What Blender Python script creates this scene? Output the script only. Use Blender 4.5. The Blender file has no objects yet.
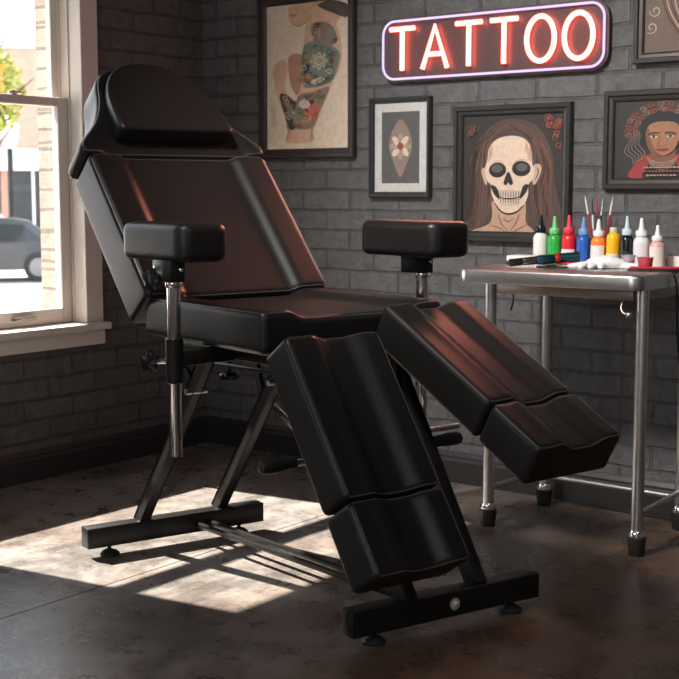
import bpy, bmesh, math, random
from mathutils import Vector, Matrix
random.seed(7)
S = bpy.context.scene
COL = S.collection
PI = math.pi

# ------------------------------------------------------------------ camera, world, sun, lamps, exposure
PITCH = math.atan(150 / 1280.0)
YAW = math.atan(995.5 * math.cos(PITCH) / 1280.0)
cam_d = bpy.data.cameras.new('camera')
cam = bpy.data.objects.new('camera', cam_d)
COL.objects.link(cam)
cam.location = (0, 0, 1.1)
cam.rotation_euler = (PI / 2 - PITCH, 0, YAW)
cam_d.sensor_width = 36.0
cam_d.lens = 36.0 * 1280.0 / 679.0
cam_d.clip_start = 0.05
cam_d.clip_end = 300
cam_d.dof.use_dof = True
cam_d.dof.focus_distance = 3.45
cam_d.dof.aperture_fstop = 8.0
S.camera = cam

world = bpy.data.worlds.new('world')
S.world = world
world.use_nodes = True
wn = world.node_tree
wn.nodes.clear()
wo = wn.nodes.new('ShaderNodeOutputWorld')
wb = wn.nodes.new('ShaderNodeBackground')
wtc = wn.nodes.new('ShaderNodeTexCoord')
wsep = wn.nodes.new('ShaderNodeSeparateXYZ')
wr = wn.nodes.new('ShaderNodeValToRGB')
wr.color_ramp.elements[0].color = (1.0, 0.98, 0.96, 1)
wr.color_ramp.elements[0].position = 0.0
wr.color_ramp.elements[1].color = (0.72, 0.84, 1.0, 1)
wr.color_ramp.elements[1].position = 0.7
wn.links.new(wtc.outputs['Generated'], wsep.inputs[0])
wn.links.new(wsep.outputs['Z'], wr.inputs[0])
wn.links.new(wr.outputs[0], wb.inputs['Color'])
wb.inputs['Strength'].default_value = 3.2
wn.links.new(wb.outputs[0], wo.inputs[0])

sun_d = bpy.data.lights.new('sun', 'SUN')
sun_d.energy = 30.0
sun_d.angle = math.radians(0.6)
sun_d.color = (1.0, 0.9, 0.8)
sun = bpy.data.objects.new('sun', sun_d)
COL.objects.link(sun)
el, az = math.radians(45.8), math.radians(8.0)
sdir = Vector((math.cos(az) * math.cos(el), math.sin(az) * math.cos(el), -math.sin(el)))
sun.rotation_euler = sdir.to_track_quat('-Z', 'Y').to_euler()


def area(name, loc, target, sx, sy, power, color):
    d = bpy.data.lights.new(name, 'AREA')
    d.shape = 'RECTANGLE'
    d.size, d.size_y = sx, sy
    d.energy = power
    d.color = color
    o = bpy.data.objects.new(name, d)
    COL.objects.link(o)
    o.location = loc
    o.rotation_euler = (Vector(target) - Vector(loc)).to_track_quat('-Z', 'Y').to_euler()
    return o


area('overhead_fill', (0.5, 0.9, 2.85), (-0.6, 1.6, 0), 1.2, 0.3, 14, (1.0, 0.94, 0.86))  # added fill light overhead, out of view, no fixture built
sp_d = bpy.data.lights.new('wall_fill_spot', 'SPOT')  # added unseen spot that brightens the back wall
sp_d.energy = 400
sp_d.spot_size = math.radians(64)
sp_d.spot_blend = 1.0
sp_d.shadow_soft_size = 0.16
sp_d.color = (1.0, 0.96, 0.92)
sp_o = bpy.data.objects.new('wall_fill_spot', sp_d)
COL.objects.link(sp_o)
sp_o.location = (-2.2, 1.5, 2.85)
sp_o.rotation_euler = (Vector((-2.0, 4.0, 0.75)) - Vector((-2.2, 1.5, 2.85))).to_track_quat('-Z', 'Y').to_euler()
area('camera_side_fill', (-1.0, -1.4, 1.8), (-2.2, 3.0, 0.7), 2.4, 1.8, 32, (0.95, 0.97, 1.0))  # added soft fill behind the camera; the front wall has no opening

S.view_settings.view_transform = 'Standard'
S.view_settings.look = 'None'
S.view_settings.gamma = 1.0
S.view_settings.use_curve_mapping = False
S.view_settings.exposure = 0.12

# ------------------------------------------------------------------ materials


def nt(m):
    return m.node_tree.nodes, m.node_tree.links


def pbr(name, col, rough=0.5, metal=0.0, spec=0.5, noise=0.0, nscale=20.0, bump=0.0, bscale=60.0, coat=0.0, trans=0.0, alpha=1.0):
    m = bpy.data.materials.new(name)
    m.use_nodes = True
    n, l = nt(m)
    b = n['Principled BSDF']
    b.inputs['Base Color'].default_value = (*col, 1)
    b.inputs['Roughness'].default_value = rough
    b.inputs['Metallic'].default_value = metal
    b.inputs['Specular IOR Level'].default_value = spec
    b.inputs['Coat Weight'].default_value = coat
    b.inputs['Transmission Weight'].default_value = trans
    b.inputs['Alpha'].default_value = alpha
    tc = n.new('ShaderNodeTexCoord')
    if noise > 0:
        t = n.new('ShaderNodeTexNoise')
        t.inputs['Scale'].default_value = nscale
        t.inputs['Detail'].default_value = 6
        r = n.new('ShaderNodeValToRGB')
        r.color_ramp.elements[0].position = 0.3
        r.color_ramp.elements[1].position = 0.7
        r.color_ramp.elements[0].color = (*[c * (1 - noise) for c in col], 1)
        r.color_ramp.elements[1].color = (*[min(1, c * (1 + noise)) for c in col], 1)
        l.new(tc.outputs['Object'], t.inputs['Vector'])
        l.new(t.outputs['Fac'], r.inputs[0])
        l.new(r.outputs[0], b.inputs['Base Color'])
    if bump > 0:
        t2 = n.new('ShaderNodeTexNoise')
        t2.inputs['Scale'].default_value = bscale
        t2.inputs['Detail'].default_value = 4
        bp = n.new('ShaderNodeBump')
        bp.inputs['Strength'].default_value = bump
        bp.inputs['Distance'].default_value = 0.002
        l.new(tc.outputs['Object'], t2.inputs['Vector'])
        l.new(t2.outputs['Fac'], bp.inputs['Height'])
        l.new(bp.outputs[0], b.inputs['Normal'])
    return m


def emis(name, col, strength):
    m = bpy.data.materials.new(name)
    m.use_nodes = True
    n, l = nt(m)
    n.clear()
    o = n.new('ShaderNodeOutputMaterial')
    e = n.new('ShaderNodeEmission')
    e.inputs[0].default_value = (*col, 1)
    e.inputs[1].default_value = strength
    l.new(e.outputs[0], o.inputs[0])
    return m


def brick_mat(name, axis, c1, c2, mortar, rough, bw=0.235, bh=0.079, bump=0.55, mort=0.006):
    m = bpy.data.materials.new(name)
    m.use_nodes = True
    n, l = nt(m)
    b = n['Principled BSDF']
    b.inputs['Roughness'].default_value = rough
    tc = n.new('ShaderNodeTexCoord')
    sp = n.new('ShaderNodeSeparateXYZ')
    cb = n.new('ShaderNodeCombineXYZ')
    l.new(tc.outputs['Object'], sp.inputs[0])
    l.new(sp.outputs[axis], cb.inputs['X'])
    l.new(sp.outputs['Z'], cb.inputs['Y'])
    nz = n.new('ShaderNodeTexNoise')
    nz.inputs['Scale'].default_value = 7
    nz.inputs['Detail'].default_value = 5
    l.new(tc.outputs['Object'], nz.inputs['Vector'])
    # a little wobble in the courses
    mx = n.new('ShaderNodeVectorMath')
    mx.operation = 'MULTIPLY_ADD'
    mx.inputs[1].default_value = (0.022, 0.018, 0)
    l.new(nz.outputs['Color'], mx.inputs[0])
    l.new(cb.outputs[0], mx.inputs[2])
    br = n.new('ShaderNodeTexBrick')
    br.inputs['Scale'].default_value = 1.0
    br.inputs['Brick Width'].default_value = bw
    br.inputs['Row Height'].default_value = bh
    br.inputs['Mortar Size'].default_value = mort
    br.inputs['Mortar Smooth'].default_value = 0.35
    br.inputs['Bias'].default_value = 0.0
    br.inputs['Color1'].default_value = (*c1, 1)
    br.inputs['Color2'].default_value = (*c2, 1)
    br.inputs['Mortar'].default_value = (*mortar, 1)
    l.new(mx.outputs[0], br.inputs['Vector'])
    n2 = n.new('ShaderNodeTexNoise')
    n2.inputs['Scale'].default_value = 26
    n2.inputs['Detail'].default_value = 8
    n2.inputs['Roughness'].default_value = 0.75
    l.new(tc.outputs['Object'], n2.inputs['Vector'])
    rp = n.new('ShaderNodeMapRange')
    rp.inputs['From Min'].default_value = 0.3
    rp.inputs['From Max'].default_value = 0.7
    rp.inputs['To Min'].default_value = 0.66
    rp.inputs['To Max'].default_value = 1.34
    l.new(n2.outputs['Fac'], rp.inputs['Value'])
    ml = n.new('ShaderNodeVectorMath')
    ml.operation = 'SCALE'
    l.new(br.outputs['Color'], ml.inputs[0])
    l.new(rp.outputs[0], ml.inputs['Scale'])
    l.new(ml.outputs[0], b.inputs['Base Color'])
    hs = n.new('ShaderNodeMath')
    hs.operation = 'MULTIPLY_ADD'
    hs.inputs[1].default_value = -1.0
    l.new(br.outputs['Fac'], hs.inputs[0])
    n3 = n.new('ShaderNodeMath')
    n3.operation = 'MULTIPLY'
    n3.inputs[1].default_value = 0.55
    l.new(n2.outputs['Fac'], n3.inputs[0])
    l.new(n3.outputs[0], hs.inputs[2])
    bp = n.new('ShaderNodeBump')
    bp.inputs['Strength'].default_value = bump
    bp.inputs['Distance'].default_value = 0.02
    l.new(hs.outputs[0], bp.inputs['Height'])
    l.new(bp.outputs[0], b.inputs['Normal'])
    return m


def floor_mat():
    m = bpy.data.materials.new('stained_concrete')
    m.use_nodes = True
    n, l = nt(m)
    b = n['Principled BSDF']
    tc = n.new('ShaderNodeTexCoord')
    a = n.new('ShaderNodeTexNoise')
    a.inputs['Scale'].default_value = 1.3
    a.inputs['Detail'].default_value = 7
    a.inputs['Roughness'].default_value = 0.62
    a.inputs['Distortion'].default_value = 0.6
    l.new(tc.outputs['Object'], a.inputs['Vector'])
    sp = n.new('ShaderNodeSeparateXYZ')
    l.new(tc.outputs['Object'], sp.inputs[0])
    mr = n.new('ShaderNodeMapRange')          # the stain gets browner towards the table side
    mr.inputs['From Min'].default_value = -2.75
    mr.inputs['From Max'].default_value = -1.3
    mr.inputs['To Min'].default_value = -0.12
    mr.inputs['To Max'].default_value = 0.30
    l.new(sp.outputs['X'], mr.inputs['Value'])
    ad = n.new('ShaderNodeMath')
    ad.operation = 'ADD'
    l.new(a.outputs['Fac'], ad.inputs[0])
    l.new(mr.outputs[0], ad.inputs[1])
    r = n.new('ShaderNodeValToRGB')
    r.color_ramp.elements[0].position = 0.33
    r.color_ramp.elements[0].color = (0.225, 0.208, 0.193, 1)
    r.color_ramp.elements[1].position = 0.72
    r.color_ramp.elements[1].color = (0.112, 0.062, 0.036, 1)
    l.new(ad.outputs[0], r.inputs[0])
    f = n.new('ShaderNodeTexNoise')
    f.inputs['Scale'].default_value = 9
    f.inputs['Detail'].default_value = 9
    f.inputs['Roughness'].default_value = 0.72
    l.new(tc.outputs['Object'], f.inputs['Vector'])
    f2 = n.new('ShaderNodeTexNoise')
    f2.inputs['Scale'].default_value = 48
    f2.inputs['Detail'].default_value = 8
    f2.inputs['Roughness'].default_value = 0.8
    l.new(tc.outputs['Object'], f2.inputs['Vector'])
    fm = n.new('ShaderNodeMix')
    fm.inputs['Factor'].default_value = 0.38
    l.new(f.outputs['Fac'], fm.inputs['A'])
    l.new(f2.outputs['Fac'], fm.inputs['B'])
    k = n.new('ShaderNodeMapRange')
    k.inputs['From Min'].default_value = 0.34
    k.inputs['From Max'].default_value = 0.66
    k.inputs['To Min'].default_value = 0.42
    k.inputs['To Max'].default_value = 1.4
    l.new(fm.outputs['Result'], k.inputs['Value'])
    # dark worn smears
    g = n.new('ShaderNodeTexNoise')
    g.inputs['Scale'].default_value = 3.4
    g.inputs['Detail'].default_value = 10
    g.inputs['Roughness'].default_value = 0.68
    g.inputs['Distortion'].default_value = 1.1
    mp = n.new('ShaderNodeMapping')
    mp.inputs['Scale'].default_value = (1.0, 0.45, 1.0)
    l.new(tc.outputs['Object'], mp.inputs['Vector'])
    l.new(mp.outputs[0], g.inputs['Vector'])
    gr = n.new('ShaderNodeMapRange')
    gr.inputs['From Min'].default_value = 0.42
    gr.inputs['From Max'].default_value = 0.58
    gr.inputs['To Min'].default_value = 0.6
    gr.inputs['To Max'].default_value = 1.12
    l.new(g.outputs['Fac'], gr.inputs['Value'])
    kk = n.new('ShaderNodeMath')
    kk.operation = 'MULTIPLY'
    l.new(k.outputs[0], kk.inputs[0])
    l.new(gr.outputs[0], kk.inputs[1])
    v = n.new('ShaderNodeVectorMath')
    v.operation = 'SCALE'
    l.new(r.outputs[0], v.inputs[0])
    l.new(kk.outputs[0], v.inputs['Scale'])
    l.new(v.outputs[0], b.inputs['Base Color'])
    rr = n.new('ShaderNodeMapRange')
    rr.inputs['From Min'].default_value = 0.3
    rr.inputs['From Max'].default_value = 0.7
    rr.inputs['To Min'].default_value = 0.18
    rr.inputs['To Max'].default_value = 0.42
    l.new(fm.outputs['Result'], rr.inputs['Value'])
    l.new(rr.outputs[0], b.inputs['Roughness'])
    b.inputs['Specular IOR Level'].default_value = 0.6
    bp = n.new('ShaderNodeBump')
    bp.inputs['Strength'].default_value = 0.3
    bp.inputs['Distance'].default_value = 0.006
    l.new(f.outputs['Fac'], bp.inputs['Height'])
    l.new(bp.outputs[0], b.inputs['Normal'])
    return m


M = dict(
    leather=pbr('black_leather', (0.0125, 0.0115, 0.011), 0.39, spec=0.33, bump=0.12, bscale=350),
    piping=pbr('leather_piping', (0.07, 0.066, 0.064), 0.3),  # lighter than the leather: pale rim highlights put into the colour
    steel_black=pbr('black_powder_coat', (0.011, 0.0105, 0.010), 0.35, spec=0.33),
    zinc=pbr('zinc_bolt', (0.75, 0.75, 0.74), 0.4, 0.6),
    rubber=pbr('black_rubber', (0.012, 0.013, 0.012), 0.55),
    plastic_black=pbr('black_plastic', (0.012, 0.012, 0.013), 0.22),
    chrome=pbr('chrome', (0.88, 0.87, 0.86), 0.14, 1.0),
    steel=pbr('brushed_steel', (0.70, 0.68, 0.665), 0.33, 1.0, noise=0.06, nscale=40),
    steel_dull=pbr('dull_steel', (0.36, 0.31, 0.27), 0.4, 1.0),
    brick_back=brick_mat('grey_painted_brick', 'X', (0.105, 0.102, 0.104), (0.124, 0.120, 0.121), (0.086, 0.083, 0.084), 0.58, bump=1.0, mort=0.006),
    brick_left=brick_mat('grey_painted_brick_side', 'Y', (0.100, 0.094, 0.09), (0.122, 0.114, 0.108), (0.078, 0.073, 0.07), 0.6, bump=1.0, mort=0.006),
    brick_out=brick_mat('pale_outer_brick', 'Z', (0.36, 0.25, 0.205), (0.30, 0.22, 0.18), (0.16, 0.13, 0.11), 0.9, bump=0.5, mort=0.008),
    floor=floor_mat(),
    joint=pbr('floor_joint', (0.012, 0.011, 0.010), 0.8),
    ceiling=pbr('ceiling_paint', (0.16, 0.155, 0.15), 0.9, noise=0.05),
    plaster=pbr('grey_plaster', (0.33, 0.32, 0.31), 0.85, noise=0.08),
    skirting=pbr('black_skirting', (0.028, 0.026, 0.026), 0.4, noise=0.1),
    white_paint=pbr('white_window_paint', (0.66, 0.60, 0.55), 0.45, noise=0.03, nscale=8),
    nickel=pbr('old_nickel', (0.42, 0.38, 0.33), 0.35, 1.0),
    frame=pbr('charcoal_frame', (0.026, 0.026, 0.025), 0.35, noise=0.1),
    frame_brown=pbr('dark_brown_frame', (0.034, 0.026, 0.022), 0.38, noise=0.15),
    white_plastic=pbr('white_plastic', (0.78, 0.78, 0.78), 0.35),
    label_white=pbr('label_paper', (0.74, 0.70, 0.68), 0.6),
    glove=pbr('white_nitrile', (0.80, 0.80, 0.79), 0.5, bump=0.3, bscale=120),
    paper=pbr('folded_paper', (0.72, 0.66, 0.60), 0.75),
)


def glass_mat():
    m = bpy.data.materials.new('window_glass')
    m.use_nodes = True
    n, l = nt(m)
    n.clear()
    o = n.new('ShaderNodeOutputMaterial')
    t = n.new('ShaderNodeBsdfTransparent')
    t.inputs[0].default_value = (0.96, 0.97, 0.97, 1)
    g = n.new('ShaderNodeBsdfGlossy')
    g.inputs['Roughness'].default_value = 0.02
    fr = n.new('ShaderNodeFresnel')
    fr.inputs[0].default_value = 1.3
    x = n.new('ShaderNodeMixShader')
    l.new(fr.outputs[0], x.inputs[0])
    l.new(t.outputs[0], x.inputs[1])
    l.new(g.outputs[0], x.inputs[2])
    l.new(x.outputs[0], o.inputs[0])
    return m


M['glass'] = glass_mat()

# ------------------------------------------------------------------ mesh helpers


def link(name, bm, mats, parent=None, smooth=True, angle=40):
    me = bpy.data.meshes.new(name)
    bmesh.ops.recalc_face_normals(bm, faces=bm.faces)
    bm.to_mesh(me)
    bm.free()
    if not isinstance(mats, (list, tuple)):
        mats = [mats]
    for m in mats:
        me.materials.append(M[m] if isinstance(m, str) else m)
    if smooth:
        me.polygons.foreach_set('use_smooth', [True] * len(me.polygons))
        if angle:
            me.set_sharp_from_angle(angle=math.radians(angle))
    o = bpy.data.objects.new(name, me)
    COL.objects.link(o)
    if parent:
        o.parent = parent
    return o


def tag(o, label, cat, group=None):
    o['label'] = label
    o['category'] = cat
    if group:
        o['group'] = group
    return o


def empty(name, loc, rz=0.0):
    o = bpy.data.objects.new(name, None)
    COL.objects.link(o)
    o.empty_display_size = 0.1
    o.location = loc
    o.rotation_euler = (0, 0, rz)
    return o


def struct(o):
    o['kind'] = 'structure'
    return o


def box(bm, lo, hi, mi=0, bev=0.0):
    r = bmesh.ops.create_cube(bm, size=1.0)
    vs = r['verts']
    for v in vs:
        v.co = Vector([(lo[i] + hi[i]) / 2 + v.co[i] * (hi[i] - lo[i]) for i in range(3)])
    fs = {f for v in vs for f in v.link_faces}
    for f in fs:
        f.material_index = mi
    if bev > 0:
        es = {e for v in vs for e in v.link_edges}
        bmesh.ops.bevel(bm, geom=list(es), offset=bev, segments=2, affect='EDGES', profile=0.5)
    return vs


def frame_axes(p0, p1, up=(0, 0, 1)):
    p0, p1 = Vector(p0), Vector(p1)
    x = (p1 - p0).normalized()
    up = Vector(up)
    if abs(x.dot(up)) > 0.99:
        up = Vector((1, 0, 0))
    y = up.cross(x).normalized()
    z = x.cross(y).normalized()
    return x, y, z


def bar(bm, p0, p1, w, h, up=(0, 0, 1), bev=0.003, mi=0):
    """rectangular bar whose centre line runs p0..p1"""
    x, y, z = frame_axes(p0, p1, up)
    L = (Vector(p1) - Vector(p0)).length
    vs = box(bm, (0, -w / 2, -h / 2), (L, w / 2, h / 2), mi, 0)
    Mx = Matrix((x, y, z)).transposed()
    for v in vs:
        v.co = Vector(p0) + Mx @ v.co
    if bev > 0:
        es = {e for v in vs for e in v.link_edges}
        bmesh.ops.bevel(bm, geom=list(es), offset=bev, segments=2, affect='EDGES', profile=0.5)


def rings(bm, rs, cap=True, closed=False, mi=0):
    """rs: list of lists of Vectors, all equal length"""
    vr = [[bm.verts.new(p) for p in r] for r in rs]
    n = len(vr[0])
    m = len(vr)
    for i in range(m if closed else m - 1):
        a, b = vr[i], vr[(i + 1) % m]
        for j in range(n):
            f = bm.faces.new((a[j], a[(j + 1) % n], b[(j + 1) % n], b[j]))
            f.material_index = mi
    if cap and not closed:
        bm.faces.new(list(reversed(vr[0]))).material_index = mi
        bm.faces.new(vr[-1]).material_index = mi
    return vr


def tube(bm, pts, r, seg=16, closed=False, mi=0, cap=True):
    pts = [Vector(p) for p in pts]
    n = len(pts)
    rr = r if isinstance(r, (list, tuple)) else [r] * n
    out = []
    prev = None
    for i, p in enumerate(pts):
        if closed:
            t = (pts[(i + 1) % n] - pts[i - 1]).normalized()
        else:
            t = (pts[min(i + 1, n - 1)] - pts[max(i - 1, 0)]).normalized()
        if prev is None:
            a = Vector((0, 0, 1)) if abs(t.z) < 0.9 else Vector((1, 0, 0))
            u = t.cross(a).normalized()
        else:
            u = (prev - t * prev.dot(t)).normalized()
        prev = u
        w = t.cross(u)
        out.append([p + (u * math.cos(2 * PI * k / seg) + w * math.sin(2 * PI * k / seg)) * rr[i] for k in range(seg)])
    rings(bm, out, cap=cap, closed=closed, mi=mi)


def lathe(bm, prof, base=(0, 0, 0), axis=(0, 0, 1), seg=24, mi=0, lobes=0, lobe_amp=0.0):
    """prof: list of (radius, height) from one end to the other; radius>0"""
    base = Vector(base)
    z = Vector(axis).normalized()
    a = Vector((1, 0, 0)) if abs(z.x) < 0.9 else Vector((0, 1, 0))
    x = z.cross(a).normalized()
    y = z.cross(x)
    out = []
    for r, h in prof:
        ring = []
        for k in range(seg):
            t = 2 * PI * k / seg
            q = r * (1 + lobe_amp * math.cos(lobes * t)) if lobes else r
            ring.append(base + z * h + (x * math.cos(t) + y * math.sin(t)) * q)
        out.append(ring)
    rings(bm, out, mi=mi)


def axis_samples(L, r, n):
    """positions across -L/2..L/2 with lines placed for round edges"""
    half = L / 2
    e = [half - r + r * math.tan(t) for t in (0, PI / 20, PI / 10, 3 * PI / 20, PI / 5, PI / 4)]
    inner = [-(half - r) + (L - 2 * r) * i / n for i in range(1, n)]
    return [-v for v in reversed(e)] + inner + e


def cushion(L, Wd, T, r, nx, ny, prof=None, crown=0.0, endr=None):
    """rounded box with x 0..L, y 0..Wd, z -T..0; prof(y01, x01) -> raise of the top face. Returns bmesh, surface fn"""
    bm = bmesh.new()
    xs, ys, zs = axis_samples(L, r, nx), axis_samples(Wd, r, ny), axis_samples(T, r, 3)
    cache = {}
    hx, hy, hz = L / 2, Wd / 2, T / 2

    def shape(p):
        q = Vector((max(-hx + r, min(hx - r, p[0])), max(-hy + r, min(hy - r, p[1])), max(-hz + r, min(hz - r, p[2]))))
        d = Vector(p) - q
        if d.length > 1e-9:
            p2 = q + d.normalized() * r
        else:
            p2 = Vector(p)
        x01, y01 = p2.x / L + 0.5, p2.y / Wd + 0.5
        t = max(0.0, min(1.0, (p2.z + hz * 0.2) / (hz * 1.2)))
        t = t * t * (3 - 2 * t)
        dz = 0
        if prof:
            dz += prof(y01, x01)
        if crown:
            dz += crown * (1 - (2 * x01 - 1) ** 4)
        p2 = p2 + Vector((hx, hy, -hz))
        p2.z += dz * t
        return p2

    def V(p):
        k = tuple(round(c, 6) for c in p)
        if k not in cache:
            cache[k] = bm.verts.new(shape(p))
        return cache[k]

    def sheet(A, B, fn):
        for i in range(len(A) - 1):
            for j in range(len(B) - 1):
                q = [V(fn(A[i], B[j])), V(fn(A[i + 1], B[j])), V(fn(A[i + 1], B[j + 1])), V(fn(A[i], B[j + 1]))]
                if len(set(q)) == 4:
                    try:
                        bm.faces.new(q)
                    except ValueError:
                        pass
    for s in (1, -1):
        sheet(xs, ys, lambda a, b: (a, b, s * hz))
        sheet(xs, zs, lambda a, b: (a, s * hy, b))
        sheet(ys, zs, lambda a, b: (s * hx, a, b))
    # seam: the 45 degree line along the top edge
    seam = []
    for a in xs[5:-5]:
        seam.append(shape((a, -hy, hz)))
    for b in ys[5:-5]:
        seam.append(shape((hx, b, hz)))
    for a in reversed(xs[5:-5]):
        seam.append(shape((a, hy, hz)))
    for b in reversed(ys[5:-5]):
        seam.append(shape((-hx, b, hz)))
    return bm, seam


def xform(bm, Mx):
    for v in bm.verts:
        v.co = Mx @ v.co


def smooth01(t):
    t = max(0.0, min(1.0, t))
    return t * t * (3 - 2 * t)


def closed_spline(pts, sub=6):
    n = len(pts)
    out = []
    for i in range(n):
        p0, p1, p2, p3 = pts[i - 1], pts[i], pts[(i + 1) % n], pts[(i + 2) % n]
        for k in range(sub):
            t = k / sub
            out.append(tuple(0.5 * (2 * p1[c] + (p2[c] - p0[c]) * t + (2 * p0[c] - 5 * p1[c] + 4 * p2[c] - p3[c]) * t * t
                                    + (3 * p1[c] - p0[c] - 3 * p2[c] + p3[c]) * t ** 3) for c in range(len(p1))))
    return out


def open_spline(pts, sub=6):
    n = len(pts)
    out = []
    for i in range(n - 1):
        p0, p1, p2, p3 = pts[max(i - 1, 0)], pts[i], pts[i + 1], pts[min(i + 2, n - 1)]
        for k in range(sub):
            t = k / sub
            out.append(tuple(0.5 * (2 * p1[c] + (p2[c] - p0[c]) * t + (2 * p0[c] - 5 * p1[c] + 4 * p2[c] - p3[c]) * t * t
                                    + (3 * p1[c] - p0[c] - 3 * p2[c] + p3[c]) * t ** 3) for c in range(len(p1))))
    out.append(tuple(pts[-1]))
    return out


def resample(pts, n):
    P = [Vector(p) for p in pts] + [Vector(pts[0])]
    ds = [0]
    for a, b in zip(P, P[1:]):
        ds.append(ds[-1] + (b - a).length)
    out = []
    j = 0
    for i in range(n):
        t = ds[-1] * i / n
        while ds[j + 1] < t:
            j += 1
        out.append(P[j].lerp(P[j + 1], (t - ds[j]) / max(1e-9, ds[j + 1] - ds[j])))
    return out


def pad(outline, zb, top, r, n=96):
    """cushion over a star-shaped 2-D outline (a, b); bottom at zb, top surface top(a, b); returns bm, seam"""
    P = resample(outline, n)
    ar = sum(P[i].x * P[(i + 1) % n].y - P[(i + 1) % n].x * P[i].y for i in range(n))
    if ar < 0:
        P.reverse()
    N = []
    for i in range(n):
        t = (P[(i + 1) % n] - P[i - 1]).normalized()
        N.append(Vector((t.y, -t.x)))
    c = sum(P, Vector((0, 0))) / n

    def ring(ins, fz):
        out = []
        for p, q in zip(P, N):
            s = p - q * ins
            out.append(Vector((s.x, s.y, fz(s.x, s.y))))
        return out
    rs = []
    for k in range(0, 6):
        a = PI / 2 * k / 5
        rs.append(ring(r * (1 - math.sin(a)), lambda x, y, a=a: zb + r * (1 - math.cos(a))))
    seam = None
    for k in range(0, 6):
        a = PI / 2 * k / 5
        g = ring(r * (1 - math.cos(a)), lambda x, y, a=a: top(x, y) - r * (1 - math.sin(a)))
        rs.append(g)
        if k == 3:
            seam = g
    for f in (0.97, 0.85, 0.7, 0.55, 0.4, 0.25, 0.1):
        out = []
        for p, q in zip(P, N):
            s = p - q * r
            s = c + (s - c) * f
            out.append(Vector((s.x, s.y, top(s.x, s.y))))
        rs.append(out)
    bm = bmesh.new()
    rings(bm, rs)
    return bm, seam


# ------------------------------------------------------------------ room shell
XL, YB = -3.85, 4.035
XR, YF, ZC = 1.4, -1.7, 3.0
WY0, WY1, WZ0, WZ1 = 2.085, 3.37, 0.555, 2.00      # window opening in the wall

bm = bmesh.new()
box(bm, (XL - 0.25, YF - 0.1, -0.12), (XR + 0.1, YB + 0.1, 0.0))
struct(link('floor', bm, 'floor', smooth=False))
bm = bmesh.new()
box(bm, (-2.7215, YF, 0.0), (-2.7175, YB - 0.02, 0.0006))
x_j = -2.645
for v in bm.verts:
    v.co.x += 2.7195 + x_j
o = link('trim_1', bm, 'joint', smooth=False)
struct(o)

bm = bmesh.new()
box(bm, (XL - 0.25, YF - 0.1, ZC), (XR + 0.1, YB + 0.1, ZC + 0.1))
struct(link('ceiling', bm, 'ceiling', smooth=False))
bm = bmesh.new()
box(bm, (XL - 0.25, YB, 0), (XR + 0.1, YB + 0.1, ZC))
struct(link('wall_back', bm, 'brick_back', smooth=False))
bm = bmesh.new()
box(bm, (XR, YF, 0), (XR + 0.1, YB, ZC))
struct(link('wall_right', bm, 'plaster', smooth=False))
bm = bmesh.new()
box(bm, (XL - 0.25, YF - 0.1, 0), (XR + 0.1, YF, ZC))
struct(link('wall_front', bm, 'plaster', smooth=False))


W2 = -2.45          # added unseen window for extra daylight: the first one shifted along the wall


def holed_wall(name, x0, x1, mat, y0, y1, z0, z1):
    bm = bmesh.new()
    ys = [(YF, y0 + W2), (y1 + W2, y0), (y1, YB)]
    for p, q in ys:
        box(bm, (x0, p, 0), (x1, q, ZC))
    for d in (0, W2):
        box(bm, (x0, y0 + d, 0), (x1, y1 + d, z0))
        box(bm, (x0, y0 + d, z1), (x1, y1 + d, ZC))
    return struct(link(name, bm, mat, smooth=False))


holed_wall('wall_left', XL - 0.13, XL, 'brick_left', WY0, WY1, WZ0, WZ1)
holed_wall('wall_outer', XL - 0.25, XL - 0.13, 'brick_out', WY0 - 0.0, WY1 - 0.025, WZ0 - 0.03, WZ1 - 0.03)

# skirting: moulded profile
def skirting(name, p0, p1, nrm):
    bm = bmesh.new()
    prof = [(0, 0), (0.018, 0), (0.018, 0.082), (0.014, 0.092), (0.014, 0.1), (0.007, 0.112), (0.004, 0.116), (0, 0.116)]
    nv = Vector(nrm)
    a = [Vector(p0) + nv * d + Vector((0, 0, h)) for d, h in prof]
    b = [Vector(p1) + nv * d + Vector((0, 0, h)) for d, h in prof]
    rings(bm, [a, b])
    return struct(link(name, bm, 'skirting', smooth=False))


skirting('baseboard_left', (XL, YF, 0), (XL, YB - 0.018, 0), (1, 0, 0))
skirting('baseboard_back', (XL, YB, 0), (XR, YB, 0), (0, -1, 0))

# window: double-hung sash
win = struct(empty('window_1', (XL, 2.72, 0.58)))


def wpart(name, boxes, mat='white_paint', bev=0.002, parent=win):
    bm = bmesh.new()
    for lo, hi in boxes:
        box(bm, lo, hi, 0, bev)
    o = link(name, bm, mat, parent, smooth=False)
    o.matrix_parent_inverse = Matrix.Identity(4)
    off = Vector((XL, 2.72, 0.58))
    for v in o.data.vertices:
        v.co -= off
    return o


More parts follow.
